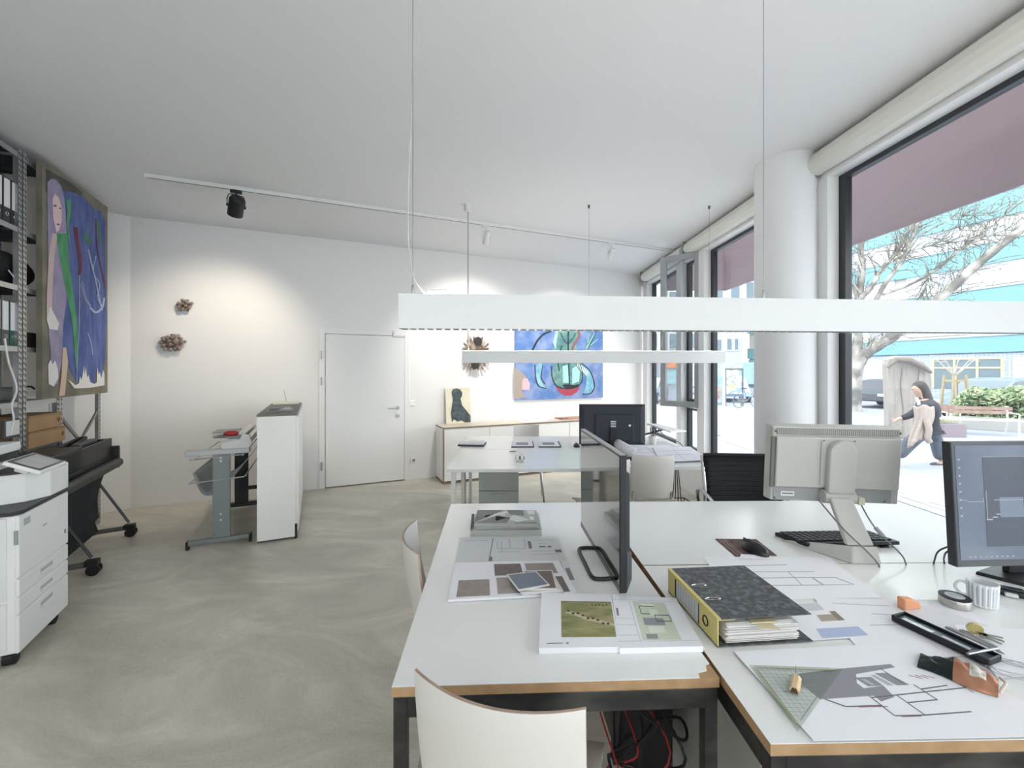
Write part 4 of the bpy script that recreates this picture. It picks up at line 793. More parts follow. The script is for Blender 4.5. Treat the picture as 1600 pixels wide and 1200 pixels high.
g = MB(); g.box(.03, .20, -.025, 1.05, .85, .865); g.build('cutting_bed', M('c5c7c6', .5), t, bev=.003)
g = MB(); g.box(.06, .12, -.02, 1.04, .88, .90); g.box(.15, .19, -.02, 1.04, .868, .885); g.build('rail', M('d3d5d5', .3, .5), t, bev=.003)
g = MB(); g.prism([(.0, -.045, .82), (.20, -.045, .82), (.22, -.045, .85), (.205, -.045, .93), (.15, -.045, .945), (.13, -.045, .90), (.0, -.045, .88), (-.01, -.045, .85)], (0, .03, 0)); g.build('end_bracket', M('c9cbcb', .45), t, bev=.006)
g = MB(); g.box(.03, .13, .03, .13, .895, .92); g.build('cutter_head', M('8e9294', .4), t, bev=.006)
g = MB(); g.ball((.05, .07, .94), .042, (1.4, .9, .6), 16); g.build('red_knob', M('b5313a', .4), t, smooth=True)
g = MB(); g.box(-.22, .0, .75, 1.04, .86, .866); g.build('side_table', M('868b8a', .6), t)
g = MB(); g.grid(lambda u, v: V((-.22+.42*u-(.08*math.sin(u*3.14)), .05+v*.95, .62-.26*math.sin(u*math.pi)+.12*u)), 14, 6); g.build('catch_cloth', M('a6aaac', .9), t, solid=.004, smooth=True)
for x, z in ((-.23, .55), (.17, .58), (-.20, .745), (.15, .76)): g = MB(); g.tube([(x, -.03, z), (x, 1.0, z)], .006, 6); g.build('rod', M('c9cbcc', .3, .7), t)
for z in (.55, .745): g = MB(); g.tube([(-.23, -.02, z), (.16, -.02, z+.02)], .006, 6); g.build('cross_rod', M('c3c5c6', .3, .7), t)
g = MB(); g.box(-.05, .15, 1.04, 1.05, .2, .24); g.build('rear_bar', M('2f3234', .5), t)
# ---------------------------------------------------------------- tall narrow white shelf unit
K0 = V((-2.19, 3.70, 0)); t = thing('tall_cabinet', 'tall narrow white cabinet standing end-on beside the paper trimmer', 'cabinet', K0, math.atan2(.414, .91)); LK = 1.38; KH = 1.09
g = MB(); g.box(0, .305, 0, LK, .05, KH); g.build('body', M('eceae5', .5), t, bev=.002)
g = MB(); g.box(0, .27, .01, LK, 0, .05); g.build('plinth', M('5b5a58', .6), t)
g = MB(); g.box(-.004, .309, -.004, LK, KH, KH+.018); g.build('top_board', M('77746f', .6), t, bev=.002)
g = MB(); g.box(.0, .290, -.006, 0, 0.02, KH); g.build('end_panel', M('f2f1ee', .45), t)
g = MB(); g.box(.285, .309, -.004, .02, 0, .13); g.build('foot_guard', M('2f3030', .6), t, bev=.004)
for i in range(3): g = MB(); g.box(.305, .32, .02+i*.45, .46+i*.45, .06, KH-.01); g.build('door', M('f1f0ec', .4), t, bev=.002)
mk = wm(t)
c = thing('rolled_tube', 'cream rounded device with thin antenna lying on the tall cabinet', 'router', mk @ V((.16, 1.12, KH+.018)), ta_)
g = MB(); g.box(-.13, .13, -.09, .09, 0, .035); g.build('case', M('dedfd2', .5), c, bev=.015, seg=3); g = MB(); g.tube([(.0, .0, .03), (-.02, 0, .16)], .003, 5); g.build('antenna', M('b3b3ac', .5), c)
c = thing('label_machine', 'grey flat device with white stickers on the cabinet top front', 'device', mk @ V((.15, .35, KH+.018)), ta_)
g = MB(); g.box(-.10, .11, -.14, .1, 0, .014); g.build('base', M('8b8d8e', .5), c, bev=.003); g = MB(); g.box(-.08, .0, -.1, .06, .014, .03); g.build('cover', M('6e7173', .5), c, bev=.004); g = MB(); g.box(.03, .09, .0, .08, .014, .02); g.build('sticker', M('e3e3e3', .5), c)
# ---------------------------------------------------------------- desks
DZ = .738
def desk(cx, cy, rz, L, W, label, group, legm, style='raw', chip=False, name='desk'):
    t = thing(name, label, 'desk', (cx, cy, 0), rz, group); z1 = DZ-.0015; z0 = z1-.024
    g = MB(); g.box(0, L, 0, W, z0, z1); g.build('board', MDF if style == 'raw' else M('dfe0de', .5), t)
    g = MB(); c = .035 if chip else .0
    if chip: g.prism([(0, 0, z1), (L-.05, 0, z1), (L-.045, .018, z1), (L-.02, .024, z1), (L-.012, .045, z1), (L, .05, z1), (L, W, z1), (0, W, z1)], (0, 0, .0015))
    else: g.box(0, L, 0, W, z1, z1+.0015)
    g.build('white_laminate', LAM, t)
    s = .032 if style == 'raw' else .035
    i = .003 if style == 'raw' else .03
    for x in (i, L-i-s):
        for y in (i, W-i-s): g = MB(); g.box(x, x+s, y, y+s, 0, z0-.003); g.build('leg', legm, t, bev=.0015)
    zr = z0-.003
    j = i if style == 'raw' else .13; rh = .05 if style == 'raw' else .028
    for y in (j, W-j-s): g = MB(); g.box(i+s, L-i-s, y, y+s, zr-rh, zr); g.build('rail', legm, t, bev=.0015)
    for x in (j, L-j-s): g = MB(); g.box(x, x+s, i+s, W-i-s, zr-rh, zr) if style == 'raw' else g.box(x, x+s, j+s, W-j-s, zr-rh, zr); g.build('rail', legm, t, bev=.0015)
    return t
a = D(612, 1073, 0.762*F/496); dl = desk(a.x, a.y, R(2.3), .803, 1.405, 'left front desk with chipped brown corner and dark steel legs', 'white desks in the front group', RAW, 'raw', True)
a = D(1204, 1162, .762*F/585); dn = desk(a.x, a.y, R(1.2), 1.63, .794, 'right front desk covered with plans, yellow binder on it', 'white desks in the front group', RAW, 'raw')
b = a+V((-.0175, .803, 0)); df = desk(b.x, b.y, R(1.0), 1.63, .797, 'right rear desk of the front group under the grey monitor', 'white desks in the front group', RAW, 'raw')
WL = M('d8d8d6', .4)
m1 = desk(-.50, 3.29, R(.6), 1.36, .80, 'front table of the middle group with the tape dispenser on it', 'white tables in the middle group', WL, 'w', name='table')
m2 = desk(-.508, 4.095, R(.6), 1.36, .80, 'rear table of the middle group with the framed drawings on it', 'white tables in the middle group', WL, 'w', name='table')
m3 = desk(.87, 3.36, R(.6), .82, 1.52, 'right table of the middle group buried under large plans', 'white tables in the middle group', WL, 'w', name='table')
# drawer pedestals
def pedestal(c, rz, w_, d_, h, label, m_, fr_):
    t = thing('drawer_pedestal', label, 'drawers', c, rz, 'drawer pedestals under the desks'); g = MB(); g.box(0, w_, .018, d_, .04, h); g.build('body', m_, t, bev=.003)
    z = .045
    for i in range(3): zz = z+(h-.05)/3; g = MB(); g.box(.003, w_-.003, 0, .017, z, zz-.005); dr = g.build('drawer', m_, t, bev=.003); g = MB(); g.box(w_*.3, w_*.7, -.012, 0, zz-.035, zz-.025); g.build('handle', STEEL, dr); z = zz
    for x in (.04, w_-.04):
        for y in (.05, d_-.05): g = MB(); g.cyl((x-.01, y, .02), (x+.01, y, .02), .02, n=12); g.build('castor', BLK, t)
    return t
pedestal((-.30, 3.86, 0), R(.6), .36, .5, .60, 'grey drawer pedestal under the middle tables', M('b9bfbc', .5), None)
pedestal((.60, 1.02, 0), R(1.2), .42, .6, .60, 'pale drawer pedestal under the right front desk', M('c9c9c5', .5), None)
# computer tower, cables under the left desk
t = thing('computer_tower', 'black computer tower hanging under the left front desk', 'computer', (.40, 1.62, 0), R(2))
g = MB(); g.box(-.05, .12, -.22, .22, .19, .58); g.build('case', BLK, t, bev=.01); g = MB(); g.box(-.055, -.049, -.21, .21, .2, .57); g.build('side_panel', M('1c1d20', .4), t); g = MB(); g.box(-.06, .13, -.15, -.12, .15, .66); g.box(-.06, .13, .12, .15, .15, .66); g.build('bracket', M('26282b', .5), t)
t = thing('cable_bundle', 'tangle of red and black cables hanging under the left front desk', 'cables', (.44, 1.36, 0))
random.seed(4)
for i in range(9):
    P = [(-.18+random.uniform(-.02, .05), random.uniform(-.1, .1), .66)]+[(random.uniform(-.18, .1), random.uniform(-.12, .1), .55-.1*k+random.uniform(-.05, .05)) for k in range(4)]+[(random.uniform(-.1, .1), random.uniform(-.1, .1), .02)]
    g = MB(); g.tube(curve_pts(P, 6), .0045 if i % 3 else .003, 6); g.build('cable', M('a3242c', .5) if i % 3 == 0 else BLK, t, smooth=True)
t = thing('floor_cable', 'dark cable loop on the floor at the left desk leg', 'cable', (-.33, 1.4, 0)); g = MB(); g.tube(curve_pts([(.05, -.1, .006), (-.0, -.2, .03), (-.05, -.22, .12), (-.03, -.15, .16), (.04, -.1, .12), (.06, .1, .006)], 6), .006, 6); g.build('cord', M('35373a', .5), t, smooth=True)
# ---------------------------------------------------------------- shell chairs
SH = M('e4e1dc', .45)
def chair(c, rz, label, group, back_w=.36, zt=.84, zb=.50):
    t = thing('shell_chair', label, 'chair', c, rz, group); w2 = back_w/2
    # local: the sitter faces +y; the backrest stands at y = 0
    def bk(u, v):
        x = (u*2-1)*w2; return V((x, .055*(u*2-1)**2+.055*(1-v)**1.5, zb+(zt-zb)*v))
    def slab(f, nu, nv, th, ax):
        g = MB(); P = [[[g.v(f(i/nu, j/nv)+ax*k*th) for j in range(nv+1)] for i in range(nu+1)] for k in (0, 1)]
        F_, E_ = [], []
        for i in range(nu):
            for j in range(nv):
                F_.append(g.b.faces.new((P[0][i][j], P[0][i+1][j], P[0][i+1][j+1], P[0][i][j+1]))); F_.append(g.b.faces.new((P[1][i][j], P[1][i][j+1], P[1][i+1][j+1], P[1][i+1][j])))
        for i in range(nu):
            E_.append(g.b.faces.new((P[0][i][0], P[1][i][0], P[1][i+1][0], P[0][i+1][0]))); E_.append(g.b.faces.new((P[0][i][nv], P[0][i+1][nv], P[1][i+1][nv], P[1][i][nv])))
        for j in range(nv):
            E_.append(g.b.faces.new((P[0][0][j], P[0][0][j+1], P[1][0][j+1], P[1][0][j]))); E_.append(g.b.faces.new((P[0][nu][j], P[1][nu][j], P[1][nu][j+1], P[0][nu][j+1])))
        for e in E_: e.material_index = 1
        for f_ in F_: f_.smooth = True
        return g
    slab(bk, 16, 6, .010, V((0, 1, 0))).build('backrest', [SH, PLY], t, bev=.003)
    def st_(u, v): x = (u*2-1)*.19; return V((x, .08+v*.38, .445+.012*(u*2-1)**2+.02*(1-v)**2-(.05*max(0, v-.75)**1.5*4)))
    slab(st_, 10, 8, .010, V((0, 0, 1))).build('seat', [SH, PLY], t, bev=.003)
    for x in (-.15, .15):
        g = MB(); g.tube([(x, .085, zb+.05), (x, .095, zb), (x, .105, .47), (x, .13, .435), (x, .40, .43)], .009, 8); g.build('back_support', CHROME, t, smooth=True)
        for (y0, y1) in ((.14, .05), (.38, .45)): g = MB(); g.tube([(x, y0, .435), (x*1.25, y1, 0)], .010, 8); g.build('leg', CHROME, t, smooth=True)
    g = MB(); g.tube([(-.15, .14, .43), (.15, .14, .43)], .008, 8); g.build('cross_bar', CHROME, t)
    return t
GC = 'white ply shell chairs'
chair((-.052, .838, 0), R(-17), 'white shell chair nearest the camera, back to the viewer, at the left front desk', GC, .375)
chair((-.435, 1.70, 0), R(-76), 'white shell chair seen edge-on at the left side of the front desk', GC, .36)
chair((.70, 3.10, 0), R(2), 'white shell chair half hidden behind the side-on monitor', GC, .34)
chair((1.09, 3.27, 0), R(-1), 'white shell chair pushed towards the plan-covered table', GC, .33)
chair((.17, 5.16, 0), R(180), 'white shell chair on the far side of the middle tables', GC, .30)
# black ribbed swivel chair
c0 = V((1.53, 2.86, 0)); t = thing('swivel_chair', 'black ribbed swivel chair with chrome armrests behind the far desk', 'chair', c0, R(176))
BF = M('15171b', .75)
g = MB()
n = 14
for i in range(n):
    z = .48+i*.0315; g.grid(lambda u, v, z=z: V(((u*2-1)*.245, -.0+.03*(u*2-1)**2-.008*math.sin(v*math.pi)-.04*((z-.48)/.44)**1.5, z+v*.0315)), 10, 3)
g.build('backrest', BF, t, solid=.008, smooth=True)
g = MB(); g.grid(lambda u, v: V(((u*2-1)*.245, .03+v*.42, .445+.02*(u*2-1)**2-.03*math.sin(v*3.1)-.004*math.sin(v*60))), 10, 40); g.build('seat', BF, t, solid=.012, smooth=True)
g = MB(); g.tube([(-.25, .0, .93), (.25, .0, .93)], .012, 8); g.build('top_bar', BF, t, smooth=True)
for s_ in (-1, 1):
    g = MB(); g.tube(curve_pts([(s_*.25, -.03, .92), (s_*.25, .02, .7), (s_*.25, .03, .5), (s_*.25, .1, .44), (s_*.25, .44, .45)], 4), .012, 8); g.build('side_rail', STEEL, t, smooth=True)
    g = MB(); g.tube(curve_pts([(s_*.27, .03, .50), (s_*.29, .0, .66), (s_*.29, .03, .705), (s_*.29, .12, .71), (s_*.29, .28, .69), (s_*.28, .34, .62), (s_*.26, .33, .46)], 5), .011, 8); g.build('armrest', CHROME, t, smooth=True)
g = MB(); g.cyl((0, .24, .06), (0, .24, .42), .025, n=14); g.box(-.24, .24, .22, .26, .41, .43); g.build('gas_column', STEEL, t)
for k in range(5):
    a_ = 2*math.pi*k/5; p = V((.29*math.cos(a_), .24+.29*math.sin(a_), .07)); g = MB(); g.tube([(0, .24, .10), p], [.02, .012], 8); g.build('base_arm', CHROME, t, smooth=True)
    g = MB(); g.cyl(p+V((-.02, 0, -.035)), p+V((.02, 0, -.035)), .034, n=14); g.build('castor', BLK, t, smooth=True)
# ---------------------------------------------------------------- paper goods
def P_(px, py, z): return G(px, py, z)
def sheet(name, label, cat, quad, z, th=.0008, mat=PAPER, group=None, prints=(), curl=0):
    q_ = [P_(x, y, z) for x, y in quad]; c = sum(q_, V())/4; c.z = z; t = thing(name, label, cat, c, 0, group); L_ = [p-c for p in q_]
    n = 8; g = MB(); T = []; Bt = []
    def cz(u, v): return curl*(max(0, u-.8)*5)**2*(max(0, v-.5)*2)
    for i in range(n+1):
        T.append([g.v(bil(L_, i/n, j/n)+V((0, 0, th+cz(i/n, j/n)))) for j in range(n+1)]); Bt.append([g.v(bil(L_, i/n, j/n)+V((0, 0, cz(i/n, j/n)))) for j in range(n+1)])
    for i in range(n):
        for j in range(n): g.b.faces.new((T[i][j], T[i+1][j], T[i+1][j+1], T[i][j+1])); g.b.faces.new((Bt[i][j], Bt[i][j+1], Bt[i+1][j+1], Bt[i+1][j]))
    for k in range(n): g.b.faces.new((T[k][0], Bt[k][0], Bt[k+1][0], T[k+1][0])); g.b.faces.new((T[k][n], T[k+1][n], Bt[k+1][n], Bt[k][n])); g.b.faces.new((T[0][k], T[0][k+1], Bt[0][k+1], Bt[0][k])); g.b.faces.new((T[n][k], Bt[n][k], Bt[n][k+1], T[n][k+1]))
    g.build('sheet', mat, t)
    lv = 0
    for nm, m_, polys, kd in prints:
        g = MB(); lv += 1
        for po in polys: g.face([bil(L_, u, v)+V((0, 0, th+.0002+.0001*lv+cz(u, v))) for u, v in po])
        o = g.build(nm, m_, t); 
        if kd: o['kind'] = 'stuff'
    return t
def rects(L_): return [[(a, b), (c, b), (c, d), (a, d)] for a, b, c, d in L_]
def lines(L_, w_=.004, ar=1.4):
    out = []
    for a, b, c, d in L_:
        if abs(a-c) < 1e-6: out.append([(a-w_/ar, b), (a+w_/ar, b), (a+w_/ar, d), (a-w_/ar, d)])
        elif abs(b-d) < 1e-6: out.append([(a, b-w_), (c, b-w_), (c, b+w_), (a, b+w_)])
        else: dx, dy = c-a, d-b; l_ = math.hypot(dx, dy); nx, ny = -dy/l_*w_, dx/l_*w_; out.append([(a+nx, b+ny), (c+nx, d+ny), (c-nx, d-ny), (a-nx, b-ny)])
    return out
# left desk --------------------------------------------------------
def book(name, label, quad, z, th, cov, ins, group, prints=()):
    q_ = [P_(x, y, z+th) for x, y in quad]; c = sum(q_, V())/4; c.z = z; t = thing(name, label, 'book', c, 0, group)
    L_ = [V((p.x-c.x, p.y-c.y, 0)) for p in q_]; up = V((0, 0, 1))
    g = MB(); g.hexa(L_, [p+up*.0015 for p in L_]); g.hexa([p+up*(th-.0015) for p in L_], [p+up*th for p in L_]); g.hexa([L_[0], L_[0]*.985+L_[1]*.015, L_[3]*.985+L_[2]*.015, L_[3]], [p+up*th for p in (L_[0], L_[0]*.985+L_[1]*.015, L_[3]*.985+L_[2]*.015, L_[3])])
    g.build('cover', cov, t)
    k = [p*.985 for p in L_]; g = MB(); g.hexa([p+up*.002 for p in k], [p+up*(th-.002) for p in k]); g.build('pages', ins, t)
    for nm, m_, polys in prints:
        g = MB(); 
        for po in polys: g.face([bil(L_, u, v)+V((0, 0, th+.0003)) for u, v in po])
        g.build(nm, m_, t)
    return t
BC = M('b0b1ae', .45); PG2 = M('b6b8b4', .7)
book('book', 'wide grey book at the bottom of the stack on the left desk', [(737, 803), (842, 801), (847, 828), (735, 829)], DZ, .028, M('c7c8c5', .5), PG2, 'grey books stacked on the left desk', [('strip', M('4a4b4b', .6), [[(0, 0), (.04, 0), (.04, .9), (0, .9)]])])
z2 = DZ+.028
book('book', 'middle book of the grey stack on the left desk', [(746, 806), (840, 805), (844, 822), (743, 823)], z2, .014, M('a3a5a2', .5), PG2, 'grey books stacked on the left desk')
book('book', 'top book of the grey stack with a staircase photograph on its cover', [(746, 797), (838, 797), (843, 818), (741, 817)], z2+.014, .018, BC, PG2, 'grey books stacked on the left desk',
    [('cover_dark', M('77797a', .5), [[(0, 0), (.45, 0), (.1, .75), (0, .95)], [(.5, 0), (.78, 0), (.78, .45), (.55, .35)], [(.02, 1), (.35, .45), (.55, .6), (.5, 1)], [(.62, .95), (.95, .9), (.98, 1), (.6, 1)]]), ('cover_light', M('dcdedb', .5), [[(.12, .5), (.5, .1), (.52, .2), (.2, .62)], [(.5, .65), (.62, .4), (.85, .72), (.66, .92)]]),
     ('cover_steps', M('d2d3d0', .5), [[(.32+.03*i, .5-.05*i), (.345+.03*i, .5-.05*i), (.355+.03*i, .85-.05*i), (.33+.03*i, .85-.05*i)] for i in range(5)]), ('cover_title', M('e3e4e2', .5), rects([(.84, .05, .96, .35), (.86, .5, .93, .75)]))])
sheet('drawing_sheet', 'grey drawing sheet with floor plans below the book stack on the left desk', 'drawing', [(718, 840), (872, 839), (887, 878), (711, 880)], DZ+.0004, .0012, M('dfe1e4', .8), 'sheets on the left desk',
    [('plan_lines', M('8d9097', .9), lines([(.05, .15, .3, .15), (.38, .2, .38, .5), (.38, .5, .65, .5), (.5, .1, .5, .45), (.65, .1, .65, .5), (.7, .6, .9, .6), (.7, .72, .95, .72), (.34, .05, .3, .95), (.38, .62, .58, .62), (.42, .2, .42, .62), (.78, .15, .86, .15), (.88, .15, .95, .15), (.78, .3, .86, .3)], .005, 2.5), True), ('plan_blocks', M('7d8085', .9), rects([(.68, .2, .71, .5), (.78, .4, .84, .46), (.86, .4, .9, .46), (.92, .55, .98, .66), (.3, .8, .33, .95)]), True)])
PRN = M('9b918d', .8, c2='a69b97', scale=60); PRD = M('7a706e', .8, c2='847976', scale=60)
sheet('sample_sheet', 'white sheet stack printed with brown-grey sample squares on the left desk', 'papers', [(711, 882), (873, 879), (902, 930), (700, 941)], DZ+.002, .008, PAPER, 'sheets on the left desk',
    [('sample_square', PRN, rects([(.06, .53, .32, .95)]), False), ('sample_square', PRD, rects([(.37, .08, .62, .44)]), False), ('sample_square', M('aaa19d', .8), rects([(.38, .5, .66, .93)]), False), ('sample_square', M('a39a97', .8), rects([(.66, .08, .93, .42)]), False), ('sample_square', PRD, rects([(.70, .52, .95, .96)]), False)])
sheet('sample_strip', 'narrow printed strip at the right edge of the sample sheets', 'papers', [(876, 878), (886, 877), (912, 932), (897, 932)], DZ+.0025, .004, M('e4e6ea', .8), None, [('print', M('8b8e8e', .8), rects([(.2, .25, .8, .6)]), False)])
for i, (qd, col, lab) in enumerate((([(812, 896), (862, 893), (881, 926), (816, 930)], 'cfc8c4', 'lowest sample card under the fanned card pile'), ([(806, 897), (858, 893), (877, 924), (813, 928)], 'e4e2e0', 'white-edged card second from the bottom of the fanned pile'), ([(818, 893), (863, 892), (871, 922), (822, 922)], '776c69', 'brown sample card below the blue one'), ([(791, 899), (838, 894), (859, 915), (810, 924)], '7e8796', 'blue-grey sample card on top of the fanned card pile'))):
    sheet('sample_card', lab, 'card', qd, DZ+.0115+.0042*i, .0035, M('e6e5e4', .6), 'sample cards on the left desk', [('card_face', M(col, .7), rects([(.04, .05, .96, .95)]), False)])
ph = M('7f8452', .8, c2='a8a276', scale=26, stretch=(.6, 2.2, 1), contrast=(.35, .65))
sheet('report_stack', 'thick stack of white prints with an aerial photo of fields on the left desk', 'papers', [(846, 933), (955, 936), (968, 1020), (842, 1022)], DZ+.0004, .016, PAPER, 'prints beside the desk gap',
    [('field_photo', ph, rects([(.28, .18, .98, .84)]), False), ('field_path', M('cdbfa6', .8), [[(.34, .42), (.42, .44), (.62, .55), (.98, .66), (.98, .61), (.64, .50), (.44, .40), (.36, .38)]], False), ('hedge_marks', M('4c4a36', .8), rects([(.36+.065*i, .36+.03*i+.02*math.sin(i*2), .385+.065*i+.012, .395+.03*i+.02*math.sin(i*2)) for i in range(9)]+[(.7+.05*i, .24+.02*math.sin(i*3), .72+.05*i, .27+.02*math.sin(i*3)) for i in range(5)]), True), ('field_edge', M('54573b', .8), rects([(.28, .18, .98, .195)]), False), ('caption', INK, rects([(.1, .93, .3, .94), (.34, .925, .37, .945)]), True)])
sheet('report_stack', 'thick stack of white prints with a green site plan beside the binder', 'papers', [(956, 936), (1056, 942), (1099, 1019), (968, 1022)], DZ+.0004, .016, PAPER, 'prints beside the desk gap',
    [('site_green', M('d3dcc8', .8), rects([(.30, .14, .78, .88)]), False), ('site_block', M('9a9aa0', .8), rects([(.38, .48, .66, .62), (.36, .78, .5, .86)]), False), ('site_pale', M('e9ece2', .8), rects([(.42, .18, .6, .26), (.5, .3, .62, .44), (.42, .64, .62, .76)]), True), ('site_lines', M('5f6266', .8), lines([(.38, .24, .6, .24), (.38, .24, .38, .4), (.38, .4, .5, .4), (.56, .42, .76, .42), (.56, .42, .56, .54), (.76, .42, .76, .54), (.56, .54, .76, .54)], .008, 1.6), True), ('fold_lines', M('cfd2dc', .8), lines([(.02, .12, .95, .1), (.0, .5, .26, .5), (.0, .62, .26, .62), (.0, .8, .26, .8), (.0, .9, .98, .9), (.25, .15, .27, .9)], .004, 1.5), True), ('stamp', M('8d9096', .8), rects([(.03, .30, .06, .45)]), False)])
# right desk -------------------------------------------------------
PLN = M('6f7178', .9); PLM = M('a9a9b2', .9, c2='9c9ca6', scale=12)
sheet('plan_sheet', 'big white plan with thin lines lying across the desk seam behind the binder', 'plan', [(1098, 870), (1296, 871), (1378, 934), (1150, 938)], DZ+.0006, .0008, PAPER, 'plans on the right desks',
    [('plan_lines', LINK, lines([(.3, .4, .75, .4), (.3, .55, .85, .55), (.3, .72, .9, .72), (.55, .4, .55, .72), (.85, .55, .92, .72), (.68, .55, .7, .72), (.25, .25, .6, .22)], .006, 2), True)])
sheet('plan_sheet', 'white plan lying in front of the orange eraser', 'plan', [(1272, 935), (1476, 938), (1640, 1015), (1360, 1035)], DZ+.0018, .0008, PAPER, 'plans on the right desks',
    [('plan_lines', LINK, lines([(.1, .1, .5, .15), (.3, .3, .6, .35), (.2, .5, .4, .5)], .004, 2), True)])
sheet('plan_sheet', 'partly covered white sheet right of the orange eraser', 'plan', [(1400, 948), (1458, 946), (1600, 1000), (1540, 1020)], DZ+.0030, .0006, M('e3e5ea', .8), 'plans on the right desks')
sheet('plan_sheet', 'white sheet at the right picture edge under the keys', 'plan', [(1490, 976), (1640, 985), (1680, 1050), (1560, 1060)], DZ+.0042, .0006, PAPER, 'plans on the right desks')
sheet('colour_print', 'coloured print with brown and blue patches under the binder', 'papers', [(1215, 944), (1296, 940), (1362, 995), (1235, 1003)], DZ+.0031, .0008, PAPER, None,
    [('brown_patch', M('b5a89c', .8), rects([(.55, .38, .88, .56)]), False), ('brown_patch', M('93887a', .8), rects([(.80, .30, .90, .56)]), False), ('blue_patch', M('b9c5e4', .8), rects([(.4, .74, .98, .97)]), False), ('grey_patch', M('d2d5d6', .8), rects([(.3, .03, .75, .25)]), False)])
sheet('plan_sheet', 'large front plan with a grey shaded floor plan under the set square', 'plan', [(1146, 1018), (1425, 1004), (1700, 1150), (1272, 1158)], DZ+.0044, .0008, PAPER, 'plans on the right desks',
    [('shaded_block', M('98979f', .9), [[(.16, .34), (.36, .3), (.7, .26), (.70, .30), (.47, .36), (.42, .46), (.42, .60), (.18, .62)], [(.44, .40), (.52, .40), (.52, .5), (.45, .5)], [(.56, .36), (.62, .36), (.64, .5), (.58, .5)], [(.42, .52), (.52, .50), (.50, .62), (.42, .66)]], False),
     ('shaded_pale', M('bcbcc6', .9), [[(.53, .38), (.55, .38), (.57, .5), (.54, .5)], [(.46, .42), (.48, .42), (.49, .49), (.47, .49)]], True),
     ('plan_lines', PLN, lines([(.2, .62, .25, .70), (.25, .70, .40, .70), (.40, .60, .40, .80), (.40, .80, .52, .80), (.52, .60, .52, .80), (.40, .62, .86, .55), (.52, .68, .66, .66), (.66, .50, .66, .66), (.52, .80, .72, .78), (.66, .55, .80, .52), (.16, .34, .16, .48), (.86, .5, .86, .6), (.62, .3, .62, .5)], .005, 1.9), True), ('red_marks', M('a05a66', .8), lines([(.30, .71, .42, .71), (.42, .81, .5, .81), (.7, .4, .74, .44), (.73, .4, .77, .44), (.76, .40, .80, .44)], .003, 1.5), True)])
# yellow spine binder
c = G(1120, 1013, DZ); c.x += .002; t = thing('lever_arch_binder', 'grey marbled binder with yellow spine lying on the plans', 'binder', (c.x+.0, c.y, DZ+.005), R(5.2)); BWd, BLn, BH = .275, .30, .072
YS = M('d9cb84', .6); MRB = M('4a4d50', .6, c2='7e8286', scale=55, det=8, contrast=(.45, .75)); th = .003
g = MB(); g.box(0, .004, 0, BLn, 0, BH); g.build('spine', YS, t, bev=.0015)
g = MB(); g.box(.0, BWd, 0, BLn, BH, BH+th); g.build('top_cover', MRB, t, bev=.001); g = MB(); g.box(.0, BWd+.005, 0, BLn, -th, 0); g.build('bottom_cover', MRB, t, bev=.001)
g = MB(); g.box(-.0006, BWd*.04, 0, BLn, BH, BH+th+.0005); g.box(.002, .05, -.0006, 0, BH-.002, BH+.0); g.build('yellow_edge', YS, t)
g = MB(); g.box(-.0012, 0, .095, .245, .008, BH-.008); g.build('spine_label', M('c7c9cb', .6), t)
g = MB(); g.box(-.0016, -.0005, .238, .246, .006, BH-.006); g.box(-.0016, -.0005, .095, .099, .006, BH-.006); g.build('label_strip', BLK, t)
g = MB(); 
for i in range(7): g.box(-.0016, -.0011, .12+i*.017, .122+i*.017, .012, BH-.012)
g.build('label_lines', M('9a9da2', .6), t)
g = MB(); g.tube([(-.001, .06+.013*math.cos(k*math.pi/8), BH/2+.013*math.sin(k*math.pi/8)) for k in range(17)], .0022, 5); g.build('finger_ring', BLK, t)
for y in (.10, .18):
    g = MB(); g.tube([(.045+.024*math.cos(k*math.pi/8), y+.006*math.sin(k*math.pi/8), BH+th+.001) for k in range(17)], .0012, 5); g.build('ring_slot', CHROME, t)
random.seed(9)
g = MB()
for i in range(26):
    z = .0035+i*.0021; x1_ = BWd-.03-random.random()*.012-(i > 20)*.02; g.box(.03+.004*math.sin(i), x1_, .004+random.random()*.008, BLn-.01, z, z+.0014)
g.build('page_stack', M('eceae8', .7), t)
g = MB(); g.box(.10, .175, .0, .2, .057, .060); g.prism([(.11, -.012, .052), (.17, -.02, .046), (.15, .05, .056)], (0, 0, .001)); g.build('divider', M('d8cca6', .6), t)
# transparent set square with a wooden offcut
ac = bpy.data.materials.new('paint_acrylic'); ac.use_nodes = True; nt = ac.node_tree; nt.nodes.clear(); o_ = nt.nodes.new('ShaderNodeOutputMaterial'); mx = nt.nodes.new('ShaderNodeMixShader'); tr = nt.nodes.new('ShaderNodeBsdfTransparent'); tr.inputs[0].default_value = lin('f6f8f5'); pb = nt.nodes.new('ShaderNodeBsdfPrincipled'); pb.inputs['Roughness'].default_value = .08; pb.inputs['Base Color'].default_value = lin('dfe4dc'); mx.inputs[0].default_value = .06
nt.links.new(tr.outputs[0], mx.inputs[1]); nt.links.new(pb.outputs[0], mx.inputs[2]); nt.links.new(mx.outputs[0], o_.inputs[0])
zz = DZ+.0058; A_, B_, C_ = P_(1171, 1040, zz), P_(1317, 1045, zz), P_(1246, 1144, zz); c = (A_+B_+C_)/3; t = thing('set_square', 'large transparent set square with grid lying on the front plan', 'ruler', c)
tri = [p-c for p in (A_, B_, C_)]
g = MB(); g.hexa([p for p in tri], [p*.985+V((0, 0, .0025)) for p in tri]); g.build('acrylic_plate', ac, t)
def tb_(a, b): return tri[0]*(1-a-b)+tri[1]*a+tri[2]*b
g = MB()
